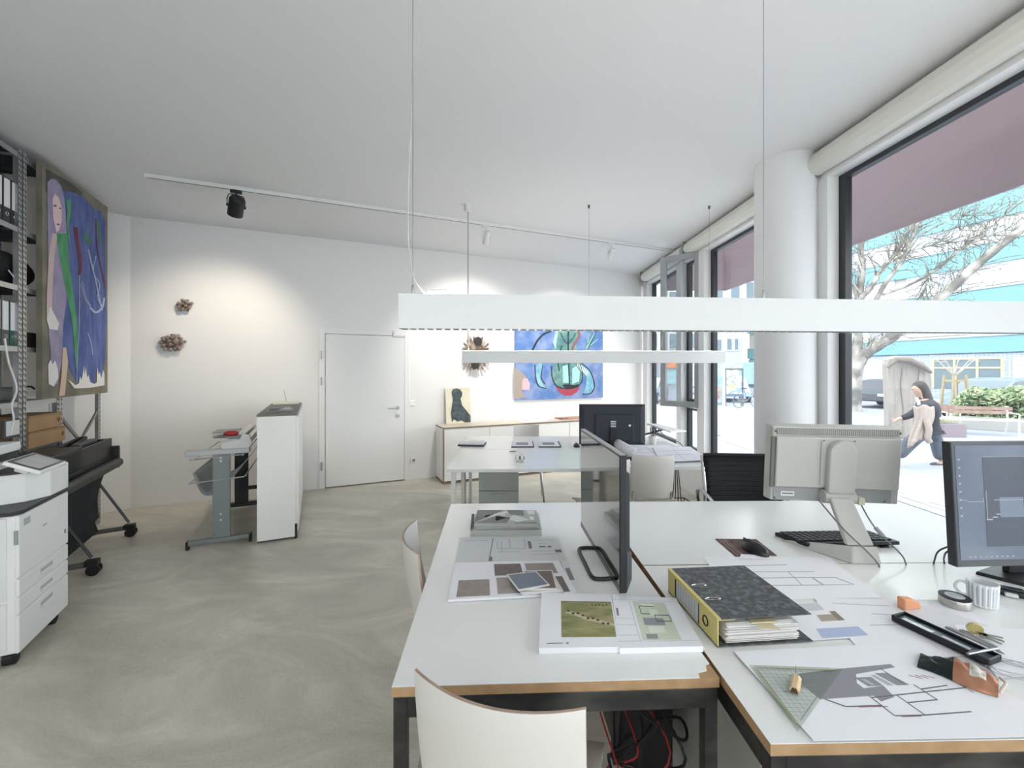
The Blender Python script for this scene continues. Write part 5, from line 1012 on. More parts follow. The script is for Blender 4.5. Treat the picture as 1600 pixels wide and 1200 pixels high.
def sline(p, q_, w_=.0007): d_ = (q_-p).normalized(); n_ = V((-d_.y, d_.x, 0))*w_; g.face([p+n_+V((0, 0, .0027)), q_+n_+V((0, 0, .0027)), q_-n_+V((0, 0, .0027)), p-n_+V((0, 0, .0027))])
for k in range(1, 15):
    f = .04+.88*k/15; sline(tb_(f, .03), tb_(f, .95-f), .0004); sline(tb_(.03, f), tb_(.95-f, f), .0004)
for a1, b1 in (((.07, .05), (.86, .05)), ((.05, .06), (.05, .86)), ((.10, .86), (.88, .06)), ((.5, .0), (.28, .40)), ((.15, .45), (.55, .30))): sline(tb_(*a1), tb_(*b1), .0008)
g.build('grid_lines', M('8a8f9a', .7), t, kind='stuff')
g = MB(); 
for k in range(40): f = .06+k*.02; sline(tb_(f, .01), tb_(f, .03), .0005); sline(tb_(.01, f), tb_(.035, f), .0005)
g.build('scale_ticks', M('6d7178', .7), t, kind='stuff')
g = MB(); sline(tb_(.045, .12), tb_(.045, .9), .002); sline(tb_(.1, .035), tb_(.9, .035), .0012); g.build('yellow_scale', M('d6cf93', .6), t)
p = P_(1241, 1083, DZ+.0085); t = thing('wood_offcut', 'small light wooden offcut standing on the set square', 'wood piece', p, R(52))
g = MB(); g.prism([(0, -.009, 0), (0, .009, 0), (0, .011, .007), (0, .005, .014), (0, -.005, .014), (0, -.011, .007)], (.055, 0, 0)); g.build('offcut', M('e2cba6', .7, c2='d2b78e', scale=20, stretch=(.3, 1, 1)), t, bev=.001)
g = MB(); g.prism([(-.0006, -.008, .001), (-.0006, .008, .001), (-.0006, .004, .012), (-.0006, -.004, .012)], (.0005, 0, 0)); g.build('burnt_end', M('5c4130', .8), t)
# eraser, tape roll, mug, case, keys, snack pack, wires
p = P_(1421, 951, DZ+.0028); t = thing('eraser', 'orange wedge-shaped eraser standing on the plan', 'eraser', p, R(10))
g = MB(); pr = [(-.032, 0)]+[(.036*math.cos(a*math.pi/16)-.0, .036*math.sin(a*math.pi/16)) for a in range(1, 8)]+[(-.03, .036)]; g.hexa([(x, -.010, z) for x, z in [(-.03, 0), (.034, 0), (.034, .010), (.026, .022), (.008, .032), (-.03, .037)]], [(x, .016, z) for x, z in [(-.03, 0), (.034, 0), (.034, .010), (.026, .022), (.008, .032), (-.03, .037)]])
g.build('rubber', M('e5a27c', .6), t, bev=.006, seg=4)
p = G(1502, 952, DZ); t = thing('tape_roll', 'round tin with silver side and black rim beside the mug', 'tape', p+V((0, .02, 0)))
g = MB(); g.lathe([(.038, 0), (.039, .002), (.039, .027), (.038, .029)], n=40); g.build('side', M('bdbcb8', .3, .7), t, smooth=True); g = MB(); g.lathe([(.0385, .029), (.039, .032), (.036, .033)], n=40); g.build('rim', BLK, t, smooth=True); g = MB(); g.cyl((0, 0, .033), (0, 0, .0336), .024, n=30); g.build('label', M('d5dadf', .4, c2='9aa3aa', scale=30), t)
p = G(1543, 962, DZ)+V((.05, .06, 0)); t = thing('mug', 'white ribbed mug with grey-blue stripes beside the right monitor', 'mug', p, R(-47))
g = MB(); n = 72; prof = [(.030, 0), (.034, .004), (.036, .05), (.0375, .076), (.0345, .076), (.033, .05), (.031, .008)]
rings = []
for j, (r, z) in enumerate(prof): rings.append([g.v(((r+(.0012*math.cos(18*2*math.pi*k/n) if j in (1, 2, 3) else 0))*math.cos(2*math.pi*k/n), (r+(.0012*math.cos(18*2*math.pi*k/n) if j in (1, 2, 3) else 0))*math.sin(2*math.pi*k/n), z)) for k in range(n)])
for A1, B1 in zip(rings, rings[1:]):
    for i in range(n): g.b.faces.new((A1[i], A1[(i+1) % n], B1[(i+1) % n], B1[i]))
g.b.faces.new(rings[0][::-1]); g.b.faces.new(rings[-1]); g.build('cup', M('eceef0', .25), t, smooth=True)
g = MB()
for k in range(18):
    a1 = 2*math.pi*(k+.5)/18; ring_ = []
    g.face([(r*math.cos(a1+da), r*math.sin(a1+da), z) for r, z, da in ((.0338, .01, -.045), (.0338, .01, .045), (.0368, .066, .045), (.0368, .066, -.045))])
g.build('stripes', M('b4bdcc', .3), t, kind='stuff')
g = MB(); g.tube(curve_pts([(-.034, -.005, .062), (-.052, -.01, .064), (-.062, -.012, .045), (-.05, -.01, .025), (-.034, -.005, .022)], 5), .0045, 8); g.build('handle', M('eceef0', .25), t, smooth=True)
ca_, cb_ = P_(1400, 968, DZ+.004), P_(1552, 1040, DZ+.004); uu = (cb_-ca_); L_ = uu.length; uu.normalize(); rz_ = math.atan2(uu.y, uu.x)
t = thing('drawing_case', 'long open black case holding silver drawing tools', 'case', (ca_+cb_)/2+V((0, 0, .0015)), rz_); h = L_/2
g = MB(); g.box(-h, h, -.022, .038, 0, .004); g.box(-h, h, -.022, -.017, .004, .018); g.box(-h, h, .033, .038, .004, .018); g.box(-h, -h+.005, -.017, .033, .004, .018); g.box(h-.005, h, -.017, .033, .004, .018); g.build('tray', M('1d2024', .35), t, bev=.002)
g = MB(); g.box(-h+.007, -h+.12, -.014, .03, .004, .009); g.build('glass_insert', M('b6ccd2', .1, c2='4e6068', scale=25), t); g = MB(); g.box(-.02, h-.008, -.014, .03, .004, .010); g.build('dark_insert', M('4a525e', .3), t); g = MB(); g.box(.0, .06, .0, .012, .010, .0106); g.build('white_print', M('cfd3d8', .5), t)
for i, (pa, pb, r, lab) in enumerate((((1478, 980), (1570, 1022), .004, 'silver pen beside the black drawing case'), ((1500, 985), (1562, 1014), .0045, 'thicker silver pen beside the keys'), ((1512, 1034), (1563, 1024), .0035, 'silver pen lying across the end of the black case'))):
    a1, b1 = P_(*pa, DZ+.006), P_(*pb, DZ+.006)
    if i == 2: a1.z = b1.z = DZ+.026
    m_ = (a1+b1)/2; t = thing('pen', lab, 'pen', m_-V((0, 0, r)), math.atan2((b1-a1).y, (b1-a1).x), 'silver pens on the right desk'); hh = (b1-a1).length/2
    g = MB(); g.tube([(-hh, 0, r), (hh*.85, 0, r), (hh, 0, r)], [r, r, r*.2], 10); g.build('barrel', M('a3a5a8', .3, .8), t, smooth=True); g = MB(); g.box(-hh*.9, -hh*.3, -.001, .001, 2*r, 2*r+.002); g.build('clip', CHROME, t)
p = P_(1524, 990, DZ+.006); t = thing('key_ring', 'bunch of keys with a round yellow tag on the plan', 'keys', p)
g = MB(); g.cyl((0, 0, .012), (.003, .006, .014), .018, n=28); g.build('yellow_tag', M('cdbf84', .4), t, smooth=True)
for a_ in (-.5, -.9, -1.3): g = MB(); mm = Matrix.Rotation(a_, 4, 'Z'); g.m = mm; g.cyl((.016, 0, .003), (.016, 0, .005), .009, n=16); g.box(.024, .055, -.003, .003, .003, .005); g.build('key', M('a5a49a', .3, .8), t)
g = MB(); g.tube([(.011*math.cos(k*math.pi/8), .011*math.sin(k*math.pi/8)-.004, .004) for k in range(17)], .0012, 5); g.build('ring', CHROME, t)
sa, sb = P_(1436, 1032, DZ+.006), P_(1560, 1078, DZ+.006); uu = sb-sa; L_ = uu.length; rz_ = math.atan2(uu.y, uu.x)
t = thing('snack_packet', 'crumpled copper and black foil snack packet on the front plan', 'packet', (sa+sb)/2+V((0, 0, .0006)), rz_); random.seed(12)
h = L_/2
def pk(u, v, top=1):
    x = -h+u*2*h; w_ = .040*(1-.12*math.sin(u*7)); y = (v*2-1)*w_; e = (1-abs(v*2-1)**2.2)*(.55+.45*math.sin(min(1, max(0, (u-.02)*1.05))*math.pi)**.5); return V((x, y, .002+top*(.032*e*min(1, .25+u*1.6))+.003*math.sin(u*31+v*9)*e+.002*math.sin(v*23+u*11)*e))
def pkg(u0, u1, nu):
    g = MB(); nv = 14; T = [[g.v(pk(u0+(u1-u0)*i/nu, j/nv)) for j in range(nv+1)] for i in range(nu+1)]; Bb = [[g.v(V((pk(u0+(u1-u0)*i/nu, j/nv).x, pk(u0+(u1-u0)*i/nu, j/nv).y, .0))) for j in range(nv+1)] for i in range(nu+1)]
    for i in range(nu):
        for j in range(nv): g.b.faces.new((T[i][j], T[i+1][j], T[i+1][j+1], T[i][j+1])); g.b.faces.new((Bb[i][j], Bb[i][j+1], Bb[i+1][j+1], Bb[i+1][j]))
    for i in range(nu): g.b.faces.new((T[i][0], Bb[i][0], Bb[i+1][0], T[i+1][0])); g.b.faces.new((T[i][nv], T[i+1][nv], Bb[i+1][nv], Bb[i][nv]))
    for j in range(nv): g.b.faces.new((T[0][j], T[0][j+1], Bb[0][j+1], Bb[0][j])); g.b.faces.new((T[nu][j], Bb[nu][j], Bb[nu][j+1], T[nu][j+1]))
    return g
pkg(0, .46, 16).build('black_half', M('1d2a29', .25, .5, c2='4c6a5c', scale=24, contrast=(.55, .75)), t, smooth=True); pkg(.46, 1, 18).build('copper_half', M('a86f55', .3, .5, c2='bd8a6e', scale=20), t, smooth=True)
g = MB(); g.grid(lambda u, v: pk(.66+.2*u, .2+.42*v)+V((0, 0, .0018)), 10, 10); g.build('white_label', M('d6d3c6', .5), t)
g = MB()
for k in range(6): g.face([pk(.69+.028*k+d_, v)+V((0, 0, .0022)) for d_, v in ((0, .26), (.008, .26), (.008, .58), (0, .58))])
for k in range(6): g.face([pk(.52+.026*k+d_, v)+V((0, 0, .0022)) for d_, v in ((0, .5), (.007, .5), (.007, .8), (0, .8))])
g.build('label_print', M('8f6a58', .5), t, kind='stuff')
g = MB(); g.tube([pk(1, 0)+V((.002, 0, .01)), pk(1, .5)+V((.012, 0, .004)), pk(1, 1)+V((.002, 0, .01))], .003, 6); g.build('torn_end', M('d8c8bc', .4, .3), t)
t = thing('thin_wire', 'tangled thin grey wire at the right edge of the desk', 'wire', P_(1580, 1050, DZ+.006))
g = MB(); P = []; random.seed(2)
for k in range(26): P.append((.05*math.cos(k*.9)+random.uniform(-.015, .015)+.01, .035*math.sin(k*.9)+random.uniform(-.01, .01)-.0+.0008*k, .0+.003*abs(math.sin(k*1.7))))
g.tube(curve_pts(P, 5), .0008, 4); g.build('wire', M('a9abb2', .4, .4), t)
# ---------------------------------------------------------------- monitors
# side-on monitor on the left desk
ma_, mb_ = V((.348, 1.385, 0)), V((.318, 1.985, 0)); u = (mb_-ma_); L_ = u.length; rz_ = math.atan2(u.y, u.x)-R(90)
t = thing('monitor', 'black monitor seen side-on, screen facing left, on the left desk', 'monitor', (ma_+mb_)/2+V((0, 0, DZ)), rz_, 'computer monitors on the desks'); h = L_/2
g = MB(); g.box(0, .022, -h, h, .04, .485); g.build('panel', M('2a2d31', .35), t, bev=.003); 
g = MB(); g.box(-.0012, 0, -h+.006, h-.006, .062, .478); g.build('screen', M('08090a', .06, spec=.9, coat=1), t)
g = MB(); g.box(-.0008, .018, -h, h, .485, .488); g.build('top_edge', M('a9acae', .4), t)
g = MB(); g.box(-.0016, .0, -h, h, .04, .060); g.build('lower_bezel', M('1c1e21', .25), t)
g = MB(); g.box(.022, .042, -h+.03, h-.03, .10, .42); g.hexa([(.022, -h+.0, .04), (.055, -h+.05, .06), (.055, h-.05, .06), (.022, h, .04)], [(.022, -h+.0, .17), (.055, -h+.05, .15), (.055, h-.05, .15), (.022, h, .17)]); g.build('back_housing', M('3a3e43', .5), t, bev=.004)
g = MB(); P = curve_pts([(.03, -.13, .008), (-.02, -.135, .008), (-.048, -.115, .008), (-.05, 0, .008), (-.048, .115, .008), (-.02, .135, .008), (.03, .13, .008)], 5); g.tube(P, .0075, 8); g.build('foot_loop', M('1e2022', .4), t, smooth=True)
g = MB(); g.tube([(.03, -.13, .008), (.07, -.10, .012), (.075, .10, .012), (.03, .13, .008)], .008, 8); g.box(.05, .075, -.04, .04, .005, .25); g.build('stand', M('1e2022', .4), t)
# grey monitor seen from behind
p = V((1.385, 1.755, DZ)); rz_ = R(-1.5); t = thing('monitor', 'light grey monitor seen from behind on the right rear desk', 'monitor', p, rz_, 'computer monitors on the desks')
GM = M('c6c6c1', .5); GM2 = M('b3b3ae', .5)
mt = Matrix.Translation((-.005, .10, .19)) @ Matrix.Rotation(R(4), 4, 'X') @ Matrix.Rotation(R(-5), 4, 'Z')
g = MB(mt); g.hexa([(-.255, .0, .0), (.255, .0, .0), (.262, .055, -.004), (-.262, .055, -.004)], [(-.255, .0, .325), (.255, .0, .325), (.262, .055, .33), (-.262, .055, .33)]); g.build('bezel_shell', GM, t, bev=.006, seg=3)
g = MB(mt); g.box(-.245, .245, -.018, .004, .065, .285); g.build('back_plate', GM, t, bev=.006, seg=3)
g = MB(mt); g.box(-.245, .225, -.003, .0, .006, .060); g.build('port_panel', M('a2a3a4', .5), t); g = MB(mt); g.box(-.2605, -.2475, -.010, .004, .06, .28); g.build('side_vent', M('777874', .6), t)
g = MB(mt); g.box(-.24, .24, -.004, .0, .292, .318); g.build('vent_grille', M('8f908d', .6), t)
g = MB(mt); 
for k in range(60): g.box(-.238+k*.008, -.235+k*.008, -.006, -.003, .294, .316)
g.build('vent_fins', GM, t, kind='stuff')
g = MB(mt); g.box(-.215, -.16, -.0045, -.003, .022, .042); g.build('sticker', M('f0f0ee', .5), t); g = MB(mt); g.box(-.21, -.165, -.005, -.0045, .030, .035); g.build('barcode', M('5f6062', .5), t)
g = MB(mt)
for x, z in ((-.246, .305), (.246, .305), (-.24, .012), (.2, .012), (-.06, .27), (.06, .27)): g.cyl((x, -.020 if abs(x) < .1 else -.002, z), (x, -.024 if abs(x) < .1 else -.006, z), .004, n=8)
g.build('screw', M('5f6062', .4), t, kind='stuff')
g = MB(mt); g.box(-.07, .07, -.026, -.016, .08, .27); g.build('mount_plate', GM, t, bev=.003)
g = MB(mt); pr = [(-.052, 0), (.052, 0), (.052, .17)]+[(.052*math.cos(a*math.pi/10), .17+.052*math.sin(a*math.pi/10)) for a in range(1, 10)]+[(-.052, .17)]; g.hexa([(x, -.055, z+.055) for x, z in pr], [(x, -.024, z+.055) for x, z in pr]); g.build('hinge_cover', GM, t, bev=.006, seg=3)
g = MB(mt); g.cyl((-.06, -.03, .035), (.06, -.03, .035), .028, n=24); g.build('hinge', GM, t, smooth=True)
text('EIZO', .022, M('9a9b97', .5), t, mt @ Matrix.Translation((.01, -.0188, .245)) @ Matrix.Rotation(R(90), 4, 'X'), 'lettering'); text('FlexScan', .014, M('aaaba7', .5), t, mt @ Matrix.Translation((0, -.0558, .19)) @ Matrix.Rotation(R(90), 4, 'X'), 'lettering') if False else None
g = MB(mt @ Matrix.Translation((-.055, -.0185, .245)) @ Matrix.Rotation(R(45), 4, 'Y')); g.box(-.008, .008, -.0008, .0, -.008, .008); g.build('logo_diamond', M('b0b1ad', .5), t)
g = MB(); g.hexa([(-.048, -.045, .06), (.055, -.045, .06), (.055, -.02, .06), (-.048, -.02, .06)], [(-.062, .03, .225), (.025, .03, .225), (.025, .055, .225), (-.062, .055, .225)]); g.build('neck', GM, t, bev=.005)
g = MB(); g.hexa([(-.055, -.075, .0), (.06, -.075, 0), (.06, .16, .0), (-.20, .16, .0)], [(-.04, -.06, .065), (.055, -.06, .065), (.05, .05, .012), (-.17, .14, .010)]); g.build('foot', GM, t, bev=.006, seg=3)
for P in ([(-.08, .08, .205), (-.05, -.02, .12), (.0, -.085, .05), (.028, -.095, .012), (.030, -.098, -.004)], [(.07, .06, .215), (.09, -.0, .12), (.14, -.06, .04), (.150, -.072, .01), (.152, -.075, -.004)]):
    g = MB(); g.tube(curve_pts(P, 6), .003, 6); g.build('cable', M('7a7b7b', .5), t, smooth=True)
g = MB(); g.box(.06, .085, .04, .07, .195, .225); g.build('plug', M('d9d8c4', .5), t, bev=.003); g = MB(); g.cyl((.093, -.0, .118), (.108, -.022, .09), .008, n=10); g.build('ferrite', M('a3a39f', .5), t)
# black monitor at the right edge
mo = V((1.553, 1.50, DZ)); rz_ = R(3); t = thing('monitor', 'dark monitor at the right picture edge showing a drawing program', 'monitor', (1.85, 1.53, DZ), rz_, 'computer monitors on the desks')
mt = wm(t).inverted() @ Matrix.Translation(mo) @ Matrix.Rotation(rz_, 4, 'Z') @ Matrix.Rotation(R(-3), 4, 'X')
g = MB(mt); g.box(0, .56, .0, .03, .07, .505); g.build('panel', M('2d3036', .4), t, bev=.003)
g = MB(mt); g.box(.003, .557, -.0015, 0, .072, .503); g.build('bezel', M('4e5157', .3), t)
g = MB(mt); g.box(.014, .546, -.0024, -.0015, .095, .492); g.build('screen', M('6d7789', .12, c2='5c6576', scale=3, spec=.8), t)
def ms_(nm, m_, L2, kd=True, o=-.0028):
    g = MB(mt)
    for a1, b1, c1, d1 in L2: g.box(a1, c1, o-.0002, o, b1, d1)
    x = g.build(nm, m_, t)
    if kd: x['kind'] = 'stuff'
ms_('viewport', M('454b57', .15, spec=.8), [(.115, .14, .53, .45)], False)
ms_('menu_marks', M('a5adb9', .3), [(.022, .44-.028*i, .03, .446-.028*i) for i in range(8)]+[(.045+.02*i, .103, .052+.02*i, .108) for i in range(9)]+[(.115, .452, .53, .4535), (.02, .30, .05, .302), (.05, .295, .11, .297), (.109, .295, .111, .31)], o=-.0027)
ms_('drawing_shape', M('7d8798', .3), [(.17, .24, .26, .31)], False, -.0031); ms_('drawing_lines', M('b9c0cc', .3), [(.12, .235, .122, .335), (.15, .30, .26, .302), (.118, .232, .14, .235), (.14, .24, .16, .243), (.155, .25, .17, .253)], o=-.0034)
g = MB(mt); g.box(.2, .36, .03, .06, .18, .34); g.build('mount', BLK, t, bev=.004)
iv = wm(t).inverted(); f0 = P_(1556, 902, DZ)
g = MB(); g.m = iv; g.hexa([(1.72, 1.60, DZ), (1.80, 1.50, DZ), (2.02, 1.50, DZ), (2.02, 1.72, DZ)], [(1.725, 1.60, DZ+.012), (1.80, 1.505, DZ+.012), (2.02, 1.505, DZ+.012), (2.02, 1.72, DZ+.012)]); g.build('foot', M('22252a', .4), t, bev=.002)
g = MB(); g.m = iv; g.box(1.83, 1.90, 1.585, 1.61, DZ+.012, DZ+.3); g.build('neck', M('22252a', .4), t, bev=.003)
for P in ([(1490, 848), (1468, 860), (1460, 876), (1459, 881)], [(1492, 856), (1480, 862), (1475, 872), (1476, 881)]):
    g = MB(); g.tube(curve_pts([D(P[0][0]+10, P[0][1], 1.60), D(P[1][0], P[1][1], 1.63), D(P[2][0], P[2][1], 1.67), D(P[3][0], P[3][1]+1, 1.69)], 6), .003, 6); g.build('cable', M('3b3d42', .5), t, smooth=True, world=True)
p = G(1588, 938, DZ); t = thing('black_gadget', 'small black gadget with a white plug behind the mug', 'device', p+V((.03, .03, 0)), R(-35))
g = MB(); g.box(-.07, .06, -.02, .02, 0, .018); g.build('case', M('23262b', .4), t, bev=.004); g = MB(); g.box(-.03, .0, -.035, -.02, .004, .014); g.build('plug', M('e3e3e3', .5), t, bev=.002); g = MB(); g.box(-.06, .02, -.012, .012, .018, .024); g.build('cover', M('343840', .3), t, bev=.002)
# dark monitor on the middle group seen from behind
t = thing('monitor', 'dark monitor seen from behind on the middle tables', 'monitor', (.965, 4.15, DZ), R(-2), 'computer monitors on the desks')
g = MB(); g.box(-.315, .315, .0, .02, .035, .425); g.build('panel', M('20242c', .45), t, bev=.006)
g = MB(); g.hexa([(-.31, .0, .04), (.31, .0, .04), (.31, .0, .42), (-.31, .0, .42)], [(-.27, -.018, .06), (.27, -.018, .06), (.27, -.018, .40), (-.27, -.018, .40)]); g.build('back_shell', M('262b35', .5), t, bev=.003)
g = MB(); g.box(-.17, .2, -.034, -.016, .07, .33); g.build('back_bulge', M('232833', .5), t, bev=.01)
g = MB(); g.box(-.02, .03, -.036, -.033, .21, .225); g.box(-.02, .03, -.036, -.033, .235, .245); g.box(-.02, .03, -.036, -.033, .255, .268); g.build('label', M('cfd2d6', .5), t, kind='stuff'); g = MB(); g.cyl((.16, -.034, .225), (.16, -.0365, .225), .011, n=14); g.build('logo_dot', M('f0f0f0', .4), t)
g = MB(); g.box(-.03, .03, -.06, -.034, .01, .20); g.build('neck', M('1d2026', .5), t, bev=.004); g = MB(); g.box(-.12, .12, -.13, .06, 0, .012); g.build('foot', M('1d2026', .5), t, bev=.004)
# keyboard, mouse, mouse pad
ka, kb = P_(1250, 858, DZ), P_(1372, 853, DZ); t = thing('keyboard', 'black keyboard lying behind the grey monitor', 'keyboard', (1.43, 1.905, DZ), R(2))
kt = Matrix.Rotation(R(-4), 4, 'X') @ Matrix.Translation((0, 0, .006))
g = MB(kt); g.prism([(-.225, .075, 0), (.225, .075, 0), (.225, -.075, 0), (-.19, -.08, 0)], (0, 0, .016)); g.build('body', M('17181b', .4), t, bev=.004)
for r_ in range(5):
    for k in range(15):
        g = MB(kt); x = -.205+k*.0275+(.0 if r_ else 0); g.box(x, x+.021, -.06+r_*.026, -.040+r_*.026, .016, .022); g.build('key', M('2a2c30', .45), t)
for x in (-.16, .16): g = MB(); g.box(x-.015, x+.015, -.075, -.06, 0, .008); g.build('foot', BLK, t)
t = thing('mouse_pad', 'dark brown patterned mouse pad at the desk seam', 'mouse pad', P_(1163, 856, DZ), R(-2))
q_ = [P_(x, y, DZ)-t.location for x, y in ((1117, 843), (1180, 843), (1214, 868), (1152, 871))]; g = MB(); g.hexa(q_, [p+V((0, 0, .003)) for p in q_]); g.build('pad', M('4c3a38', .7, c2='6b5450', scale=30), t)
g = MB(); 
for s_ in (.06, .14, .2): g.face([bil(q_, u, v)+V((0, 0, .0034)) for u, v in ((s_, .04), (s_+.02, .04), (s_+.02, .96), (s_, .96))])
g.build('border_lines', M('a88f88', .7), t, kind='stuff')
def mouse(c, rz, label, s=1.0, cab=False):
    t = thing('computer_mouse', label, 'mouse', c, rz, 'computer mice'); g = MB(); g.ball((0, 0, .004), .03*s, (1, 1.75, 1.05), 20); o = g.build('shell', M('1a1b1e', .3), t, smooth=True)
    for v in o.data.vertices: v.co.z = max(v.co.z, 0)
    g = MB(); g.box(-.002*s, .002*s, .012*s, .05*s, .02*s, .034*s); g.build('button_gap', M('3b3d41', .4), t); g = MB(); g.cyl((-.003, .025*s, .032*s), (.003, .025*s, .032*s), .006*s, n=10); g.build('wheel', M('55585c', .5), t)
    return t
mouse(P_(1180, 862, DZ+.0036), R(20), 'black mouse lying on the brown mouse pad', 1.15); mouse(P_(901, 698, DZ), R(0), 'small dark mouse beside the dark monitor on the middle table', 1.1)
sheet('note_paper', 'small white note sticking out below the mouse', 'paper', [(1158, 866), (1205, 869), (1210, 874), (1155, 873)], DZ+.0036, .001, PAPER)
# ---------------------------------------------------------------- things on the middle tables
t = thing('dark_folder', 'open dark folder with a white book on the left end of the middle tables', 'folder', P_(738, 695, DZ), R(-4))
g = MB(); g.box(-.13, .13, -.1, .1, 0, .016); g.build('cover', M('3d4046', .5), t, bev=.002); g = MB(); g.box(-.115, .125, -.085, .095, .016, .03); g.build('book_block', M('e6e6ea', .6), t, bev=.002); g = MB(); g.box(-.08, .09, -.02, .08, .03, .034); g.build('loose_sheet', M('f0f0f2', .6), t)
for px, lab in ((816, 'left one of two black-edged framed drawings on the middle table'), (857, 'right one of two black-edged framed drawings on the middle table')):
    t = thing('framed_drawing', lab, 'drawing', P_(px, 695, DZ), R(-1), 'framed drawings on the middle table')
    g = MB(); g.box(-.105, .105, -.15, .14, 0, .012); g.build('board', M('e6e6ee', .6), t, bev=.001); g = MB(); g.box(.105, .114, -.15, .14, 0, .016); g.box(-.108, .108, -.156, -.150, 0, .012); g.build('dark_edge', M('34363c', .5), t); g = MB(); g.box(-.06, .06, -.07, .07, .012, .0126); g.build('picture', M('8d8f96', .7), t)
t = thing('tape_dispenser', 'clear round tape dispenser on the middle table', 'dispenser', P_(812, 722, DZ), 0)
g = MB(); g.cyl((-.03, 0, .035), (-.008, 0, .035), .034, n=28); g.cyl((.01, 0, .035), (.03, 0, .035), .034, n=28); g.build('tape_roll', M('dfe2e2', .25), t, smooth=True); g = MB(); g.cyl((-.035, 0, .035), (.04, 0, .035), .014, n=18); g.build('core', M('7d7f80', .4), t, smooth=True); g = MB(); g.box(-.03, .035, -.045, .045, 0, .006); g.build('base', M('cfd3d3', .2), t, bev=.002)
t = thing('dark_pen', 'short dark pen lying beside the tape dispenser', 'pen', P_(801, 706, DZ), R(2)); g = MB(); g.tube([(-.03, 0, .005), (.03, 0, .005)], .004, 8); g.build('barrel', M('55524f', .5), t)
for i, (qd, lab, cu) in enumerate((([(968, 698), (1045, 696), (1075, 715), (985, 717)], 'large plan with a curled left edge on the right middle table', 0), ([(1020, 700), (1078, 698), (1108, 719), (1032, 722)], 'large plan reaching over the right edge of the middle table', 0), ([(985, 692), (1040, 690), (1062, 700), (996, 703)], 'grey underlying plan at the back of the right middle table', 0))):
    sheet('plan_sheet', lab, 'plan', qd, DZ+.002+.006*(i != 2)*(1+i), .003, M('e2e3ee', .8) if i < 2 else M('cfd0d6', .8), 'plans on the middle table', [('plan_lines', LINK, lines([(.1, .3, .9, .3), (.2, .6, .8, .6), (.5, .1, .5, .9)], .01, 2), True)])
pa, pb = P_(958, 697, DZ+.02), P_(990, 717, DZ+.02)
t = thing('curled_plan', 'white plan rolled into a curl beside the dark monitor', 'plan', (pa+pb)/2-V((0, 0, .018)), math.atan2((pb-pa).y, (pb-pa).x)); L_ = (pb-pa).length/2
g = MB(); g.grid(lambda u, v: V((-L_+2*L_*v, .03+.045*math.cos(.4+u*4.2), .047+.045*math.sin(.4+u*4.2))), 18, 3); g.build('curl', M('e9eaf0', .8), t, solid=.0015, smooth=True)
t = thing('black_tube', 'short black object lying under the curled plan', 'tube', P_(985, 720, DZ), 0); g = MB(); g.cyl((-.03, 0, .016), (.03, 0, .016), .015, n=14); g.build('tube', BLK, t, smooth=True); g = MB(); g.cyl((.03, 0, .016), (.034, 0, .016), .017, n=14); g.build('cap', M('3b3b3d', .5), t)
# pen cup
t = thing('pen_cup', 'white cup holding dark pens on the right middle table', 'cup', P_(1024, 697, DZ)+V((0, .08, .0)), 0)
g = MB(); g.lathe([(.028, 0), (.032, .004), (.042, .085), (.042, .09), (.039, .09), (.030, .01)], n=28); g.build('cup_body', M('eeeeea', .4), t, smooth=True)
for k, (x, y) in enumerate(((.0, .0), (.015, .01), (-.012, .008), (.008, -.012))): g = MB(); g.tube([(x*.5, y*.5, .012), (x*1.6, y*1.6, .15+.01*k)], .004, 6); g.build('pen', M(['2c2d30', '55504c', '3b3d42', '6b6b6b'][k], .5), t)
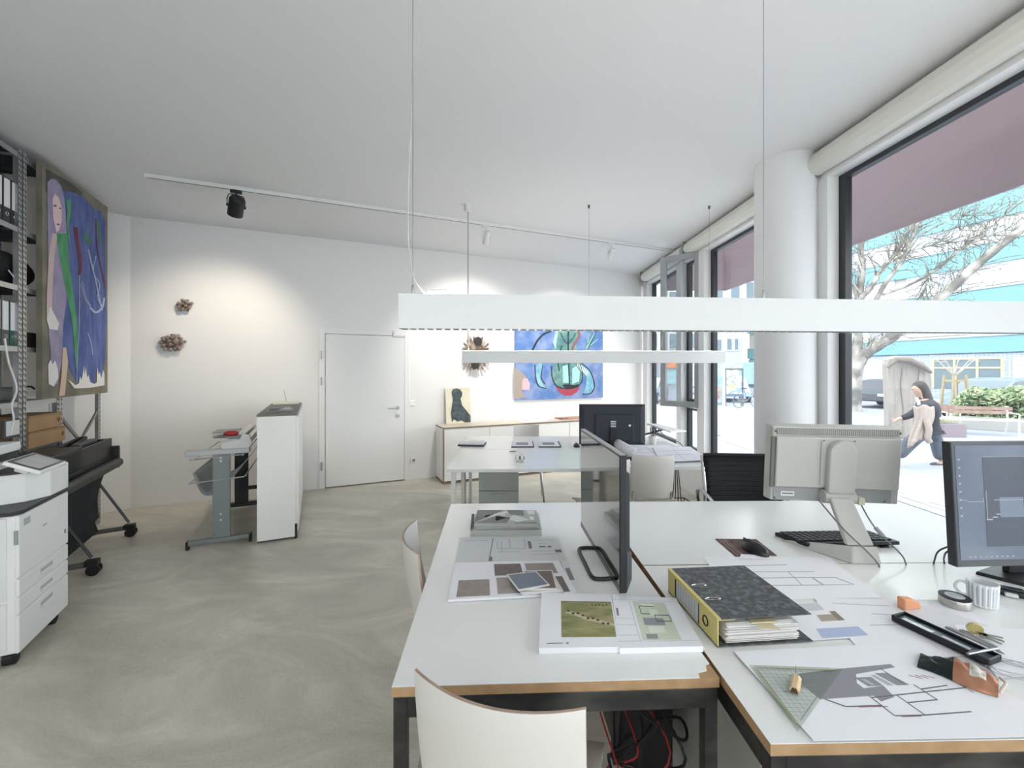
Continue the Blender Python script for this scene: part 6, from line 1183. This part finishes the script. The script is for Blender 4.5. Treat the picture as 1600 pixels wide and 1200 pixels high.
# flat desk light on a slanted arm
bp_ = P_(1015, 694, DZ); t = thing('desk_lamp', 'flat white desk light head on a slanted dark arm beside the windows', 'lamp', (1.35, 4.60, DZ), 0)
g = MB(); g.cyl((0, 0, 0), (0, 0, .014), .07, n=28); g.build('base', M('2e3034', .5), t, smooth=True)
g = MB(); a1 = D(1023, 690, 4.6)-V(t.location); b1 = D(1036, 671, 4.6)-V(t.location); g.tube([(0, 0, .014), (.02, 0, .05), b1], .010, 8); g.build('arm', M('2e3034', .5), t)
iv = V(t.location); hd = [D(1011, 663, 4.62), D(1026, 664, 4.75), D(1073, 675, 4.62), D(1048, 676.5, 4.45)]; hd = [p-iv for p in hd]; g = MB(); g.hexa([hd[0], hd[3], hd[2], hd[1]], [p+V((0, 0, .014)) for p in (hd[0], hd[3], hd[2], hd[1])]); g.build('lamp_head', M('d9dadc', .4), t, bev=.003)
g = MB(); g.tube(curve_pts([hd[0], hd[0]+V((.1, 0, -.03)), D(1040, 682, 4.55)-iv, D(1062, 692, 4.5)-iv, D(1072, 706, 4.45)-iv], 6), .005, 6); g.build('cable', M('6d7074', .5), t, smooth=True)
# wire basket and hanging cables below the table
p = G(1072, 790, 0); p = V((1.335, 3.42, .0)); t = thing('wire_basket', 'black wire cube standing under the right middle table', 'basket', p, R(4))
g = MB(); s_ = .06; z0, z1 = .28, .46
g = MB()
for x in (-.06, .06):
    for y in (-.06, .06): g.cyl((x, y, 0), (x, y, .46), .004, n=6)
for z in (.02, .28, .46):
    for a1, b1 in (((-.06, -.06), (.06, -.06)), ((.06, -.06), (.06, .06)), ((.06, .06), (-.06, .06)), ((-.06, .06), (-.06, -.06))): g.cyl((a1[0], a1[1], z), (b1[0], b1[1], z), .004, n=6)
g.build('wire_frame', BLK, t); g = MB(); g.ball((0, 0, .36), .045, (1, 1, 1.2), 14); g.build('bulb', M('a9adb6', .2), t, smooth=True)
t = thing('hanging_cables', 'dark cables hanging in loops below the right middle table', 'cables', (1.335, 3.5, .5), 0)
for k in range(4): g = MB(); g.tube(curve_pts([(-.02+.012*k, 0, .18), (-.03+.02*k, -.01, 0), (-.05+.03*k, 0, -.15), (.02*k-.04, .02, -.3), (.07-.03*k, .03, -.46)], 6), .004, 6); g.build('cable', M('2b2d31', .5), t, smooth=True)
t = thing('white_cable', 'white extension cable coiled on the floor under the middle tables', 'cable', (.62, 3.75, 0), 0)
g = MB(); g.tube(curve_pts([(.12, 0, .30), (.0, .02, .27), (-.02, 0, .2), (.04, .0, .12), (.1, 0, .16), (.05, .05, .04), (.0, .02, .02), (.1, .1, .01), (.2, .0, .01)], 6), .008, 8); g.build('cord', M('c9cac8', .5), t, smooth=True); g = MB(); g.box(.02, .06, -.02, .02, .10, .17); g.build('plug', M('e3e3e0', .5), t, bev=.006)
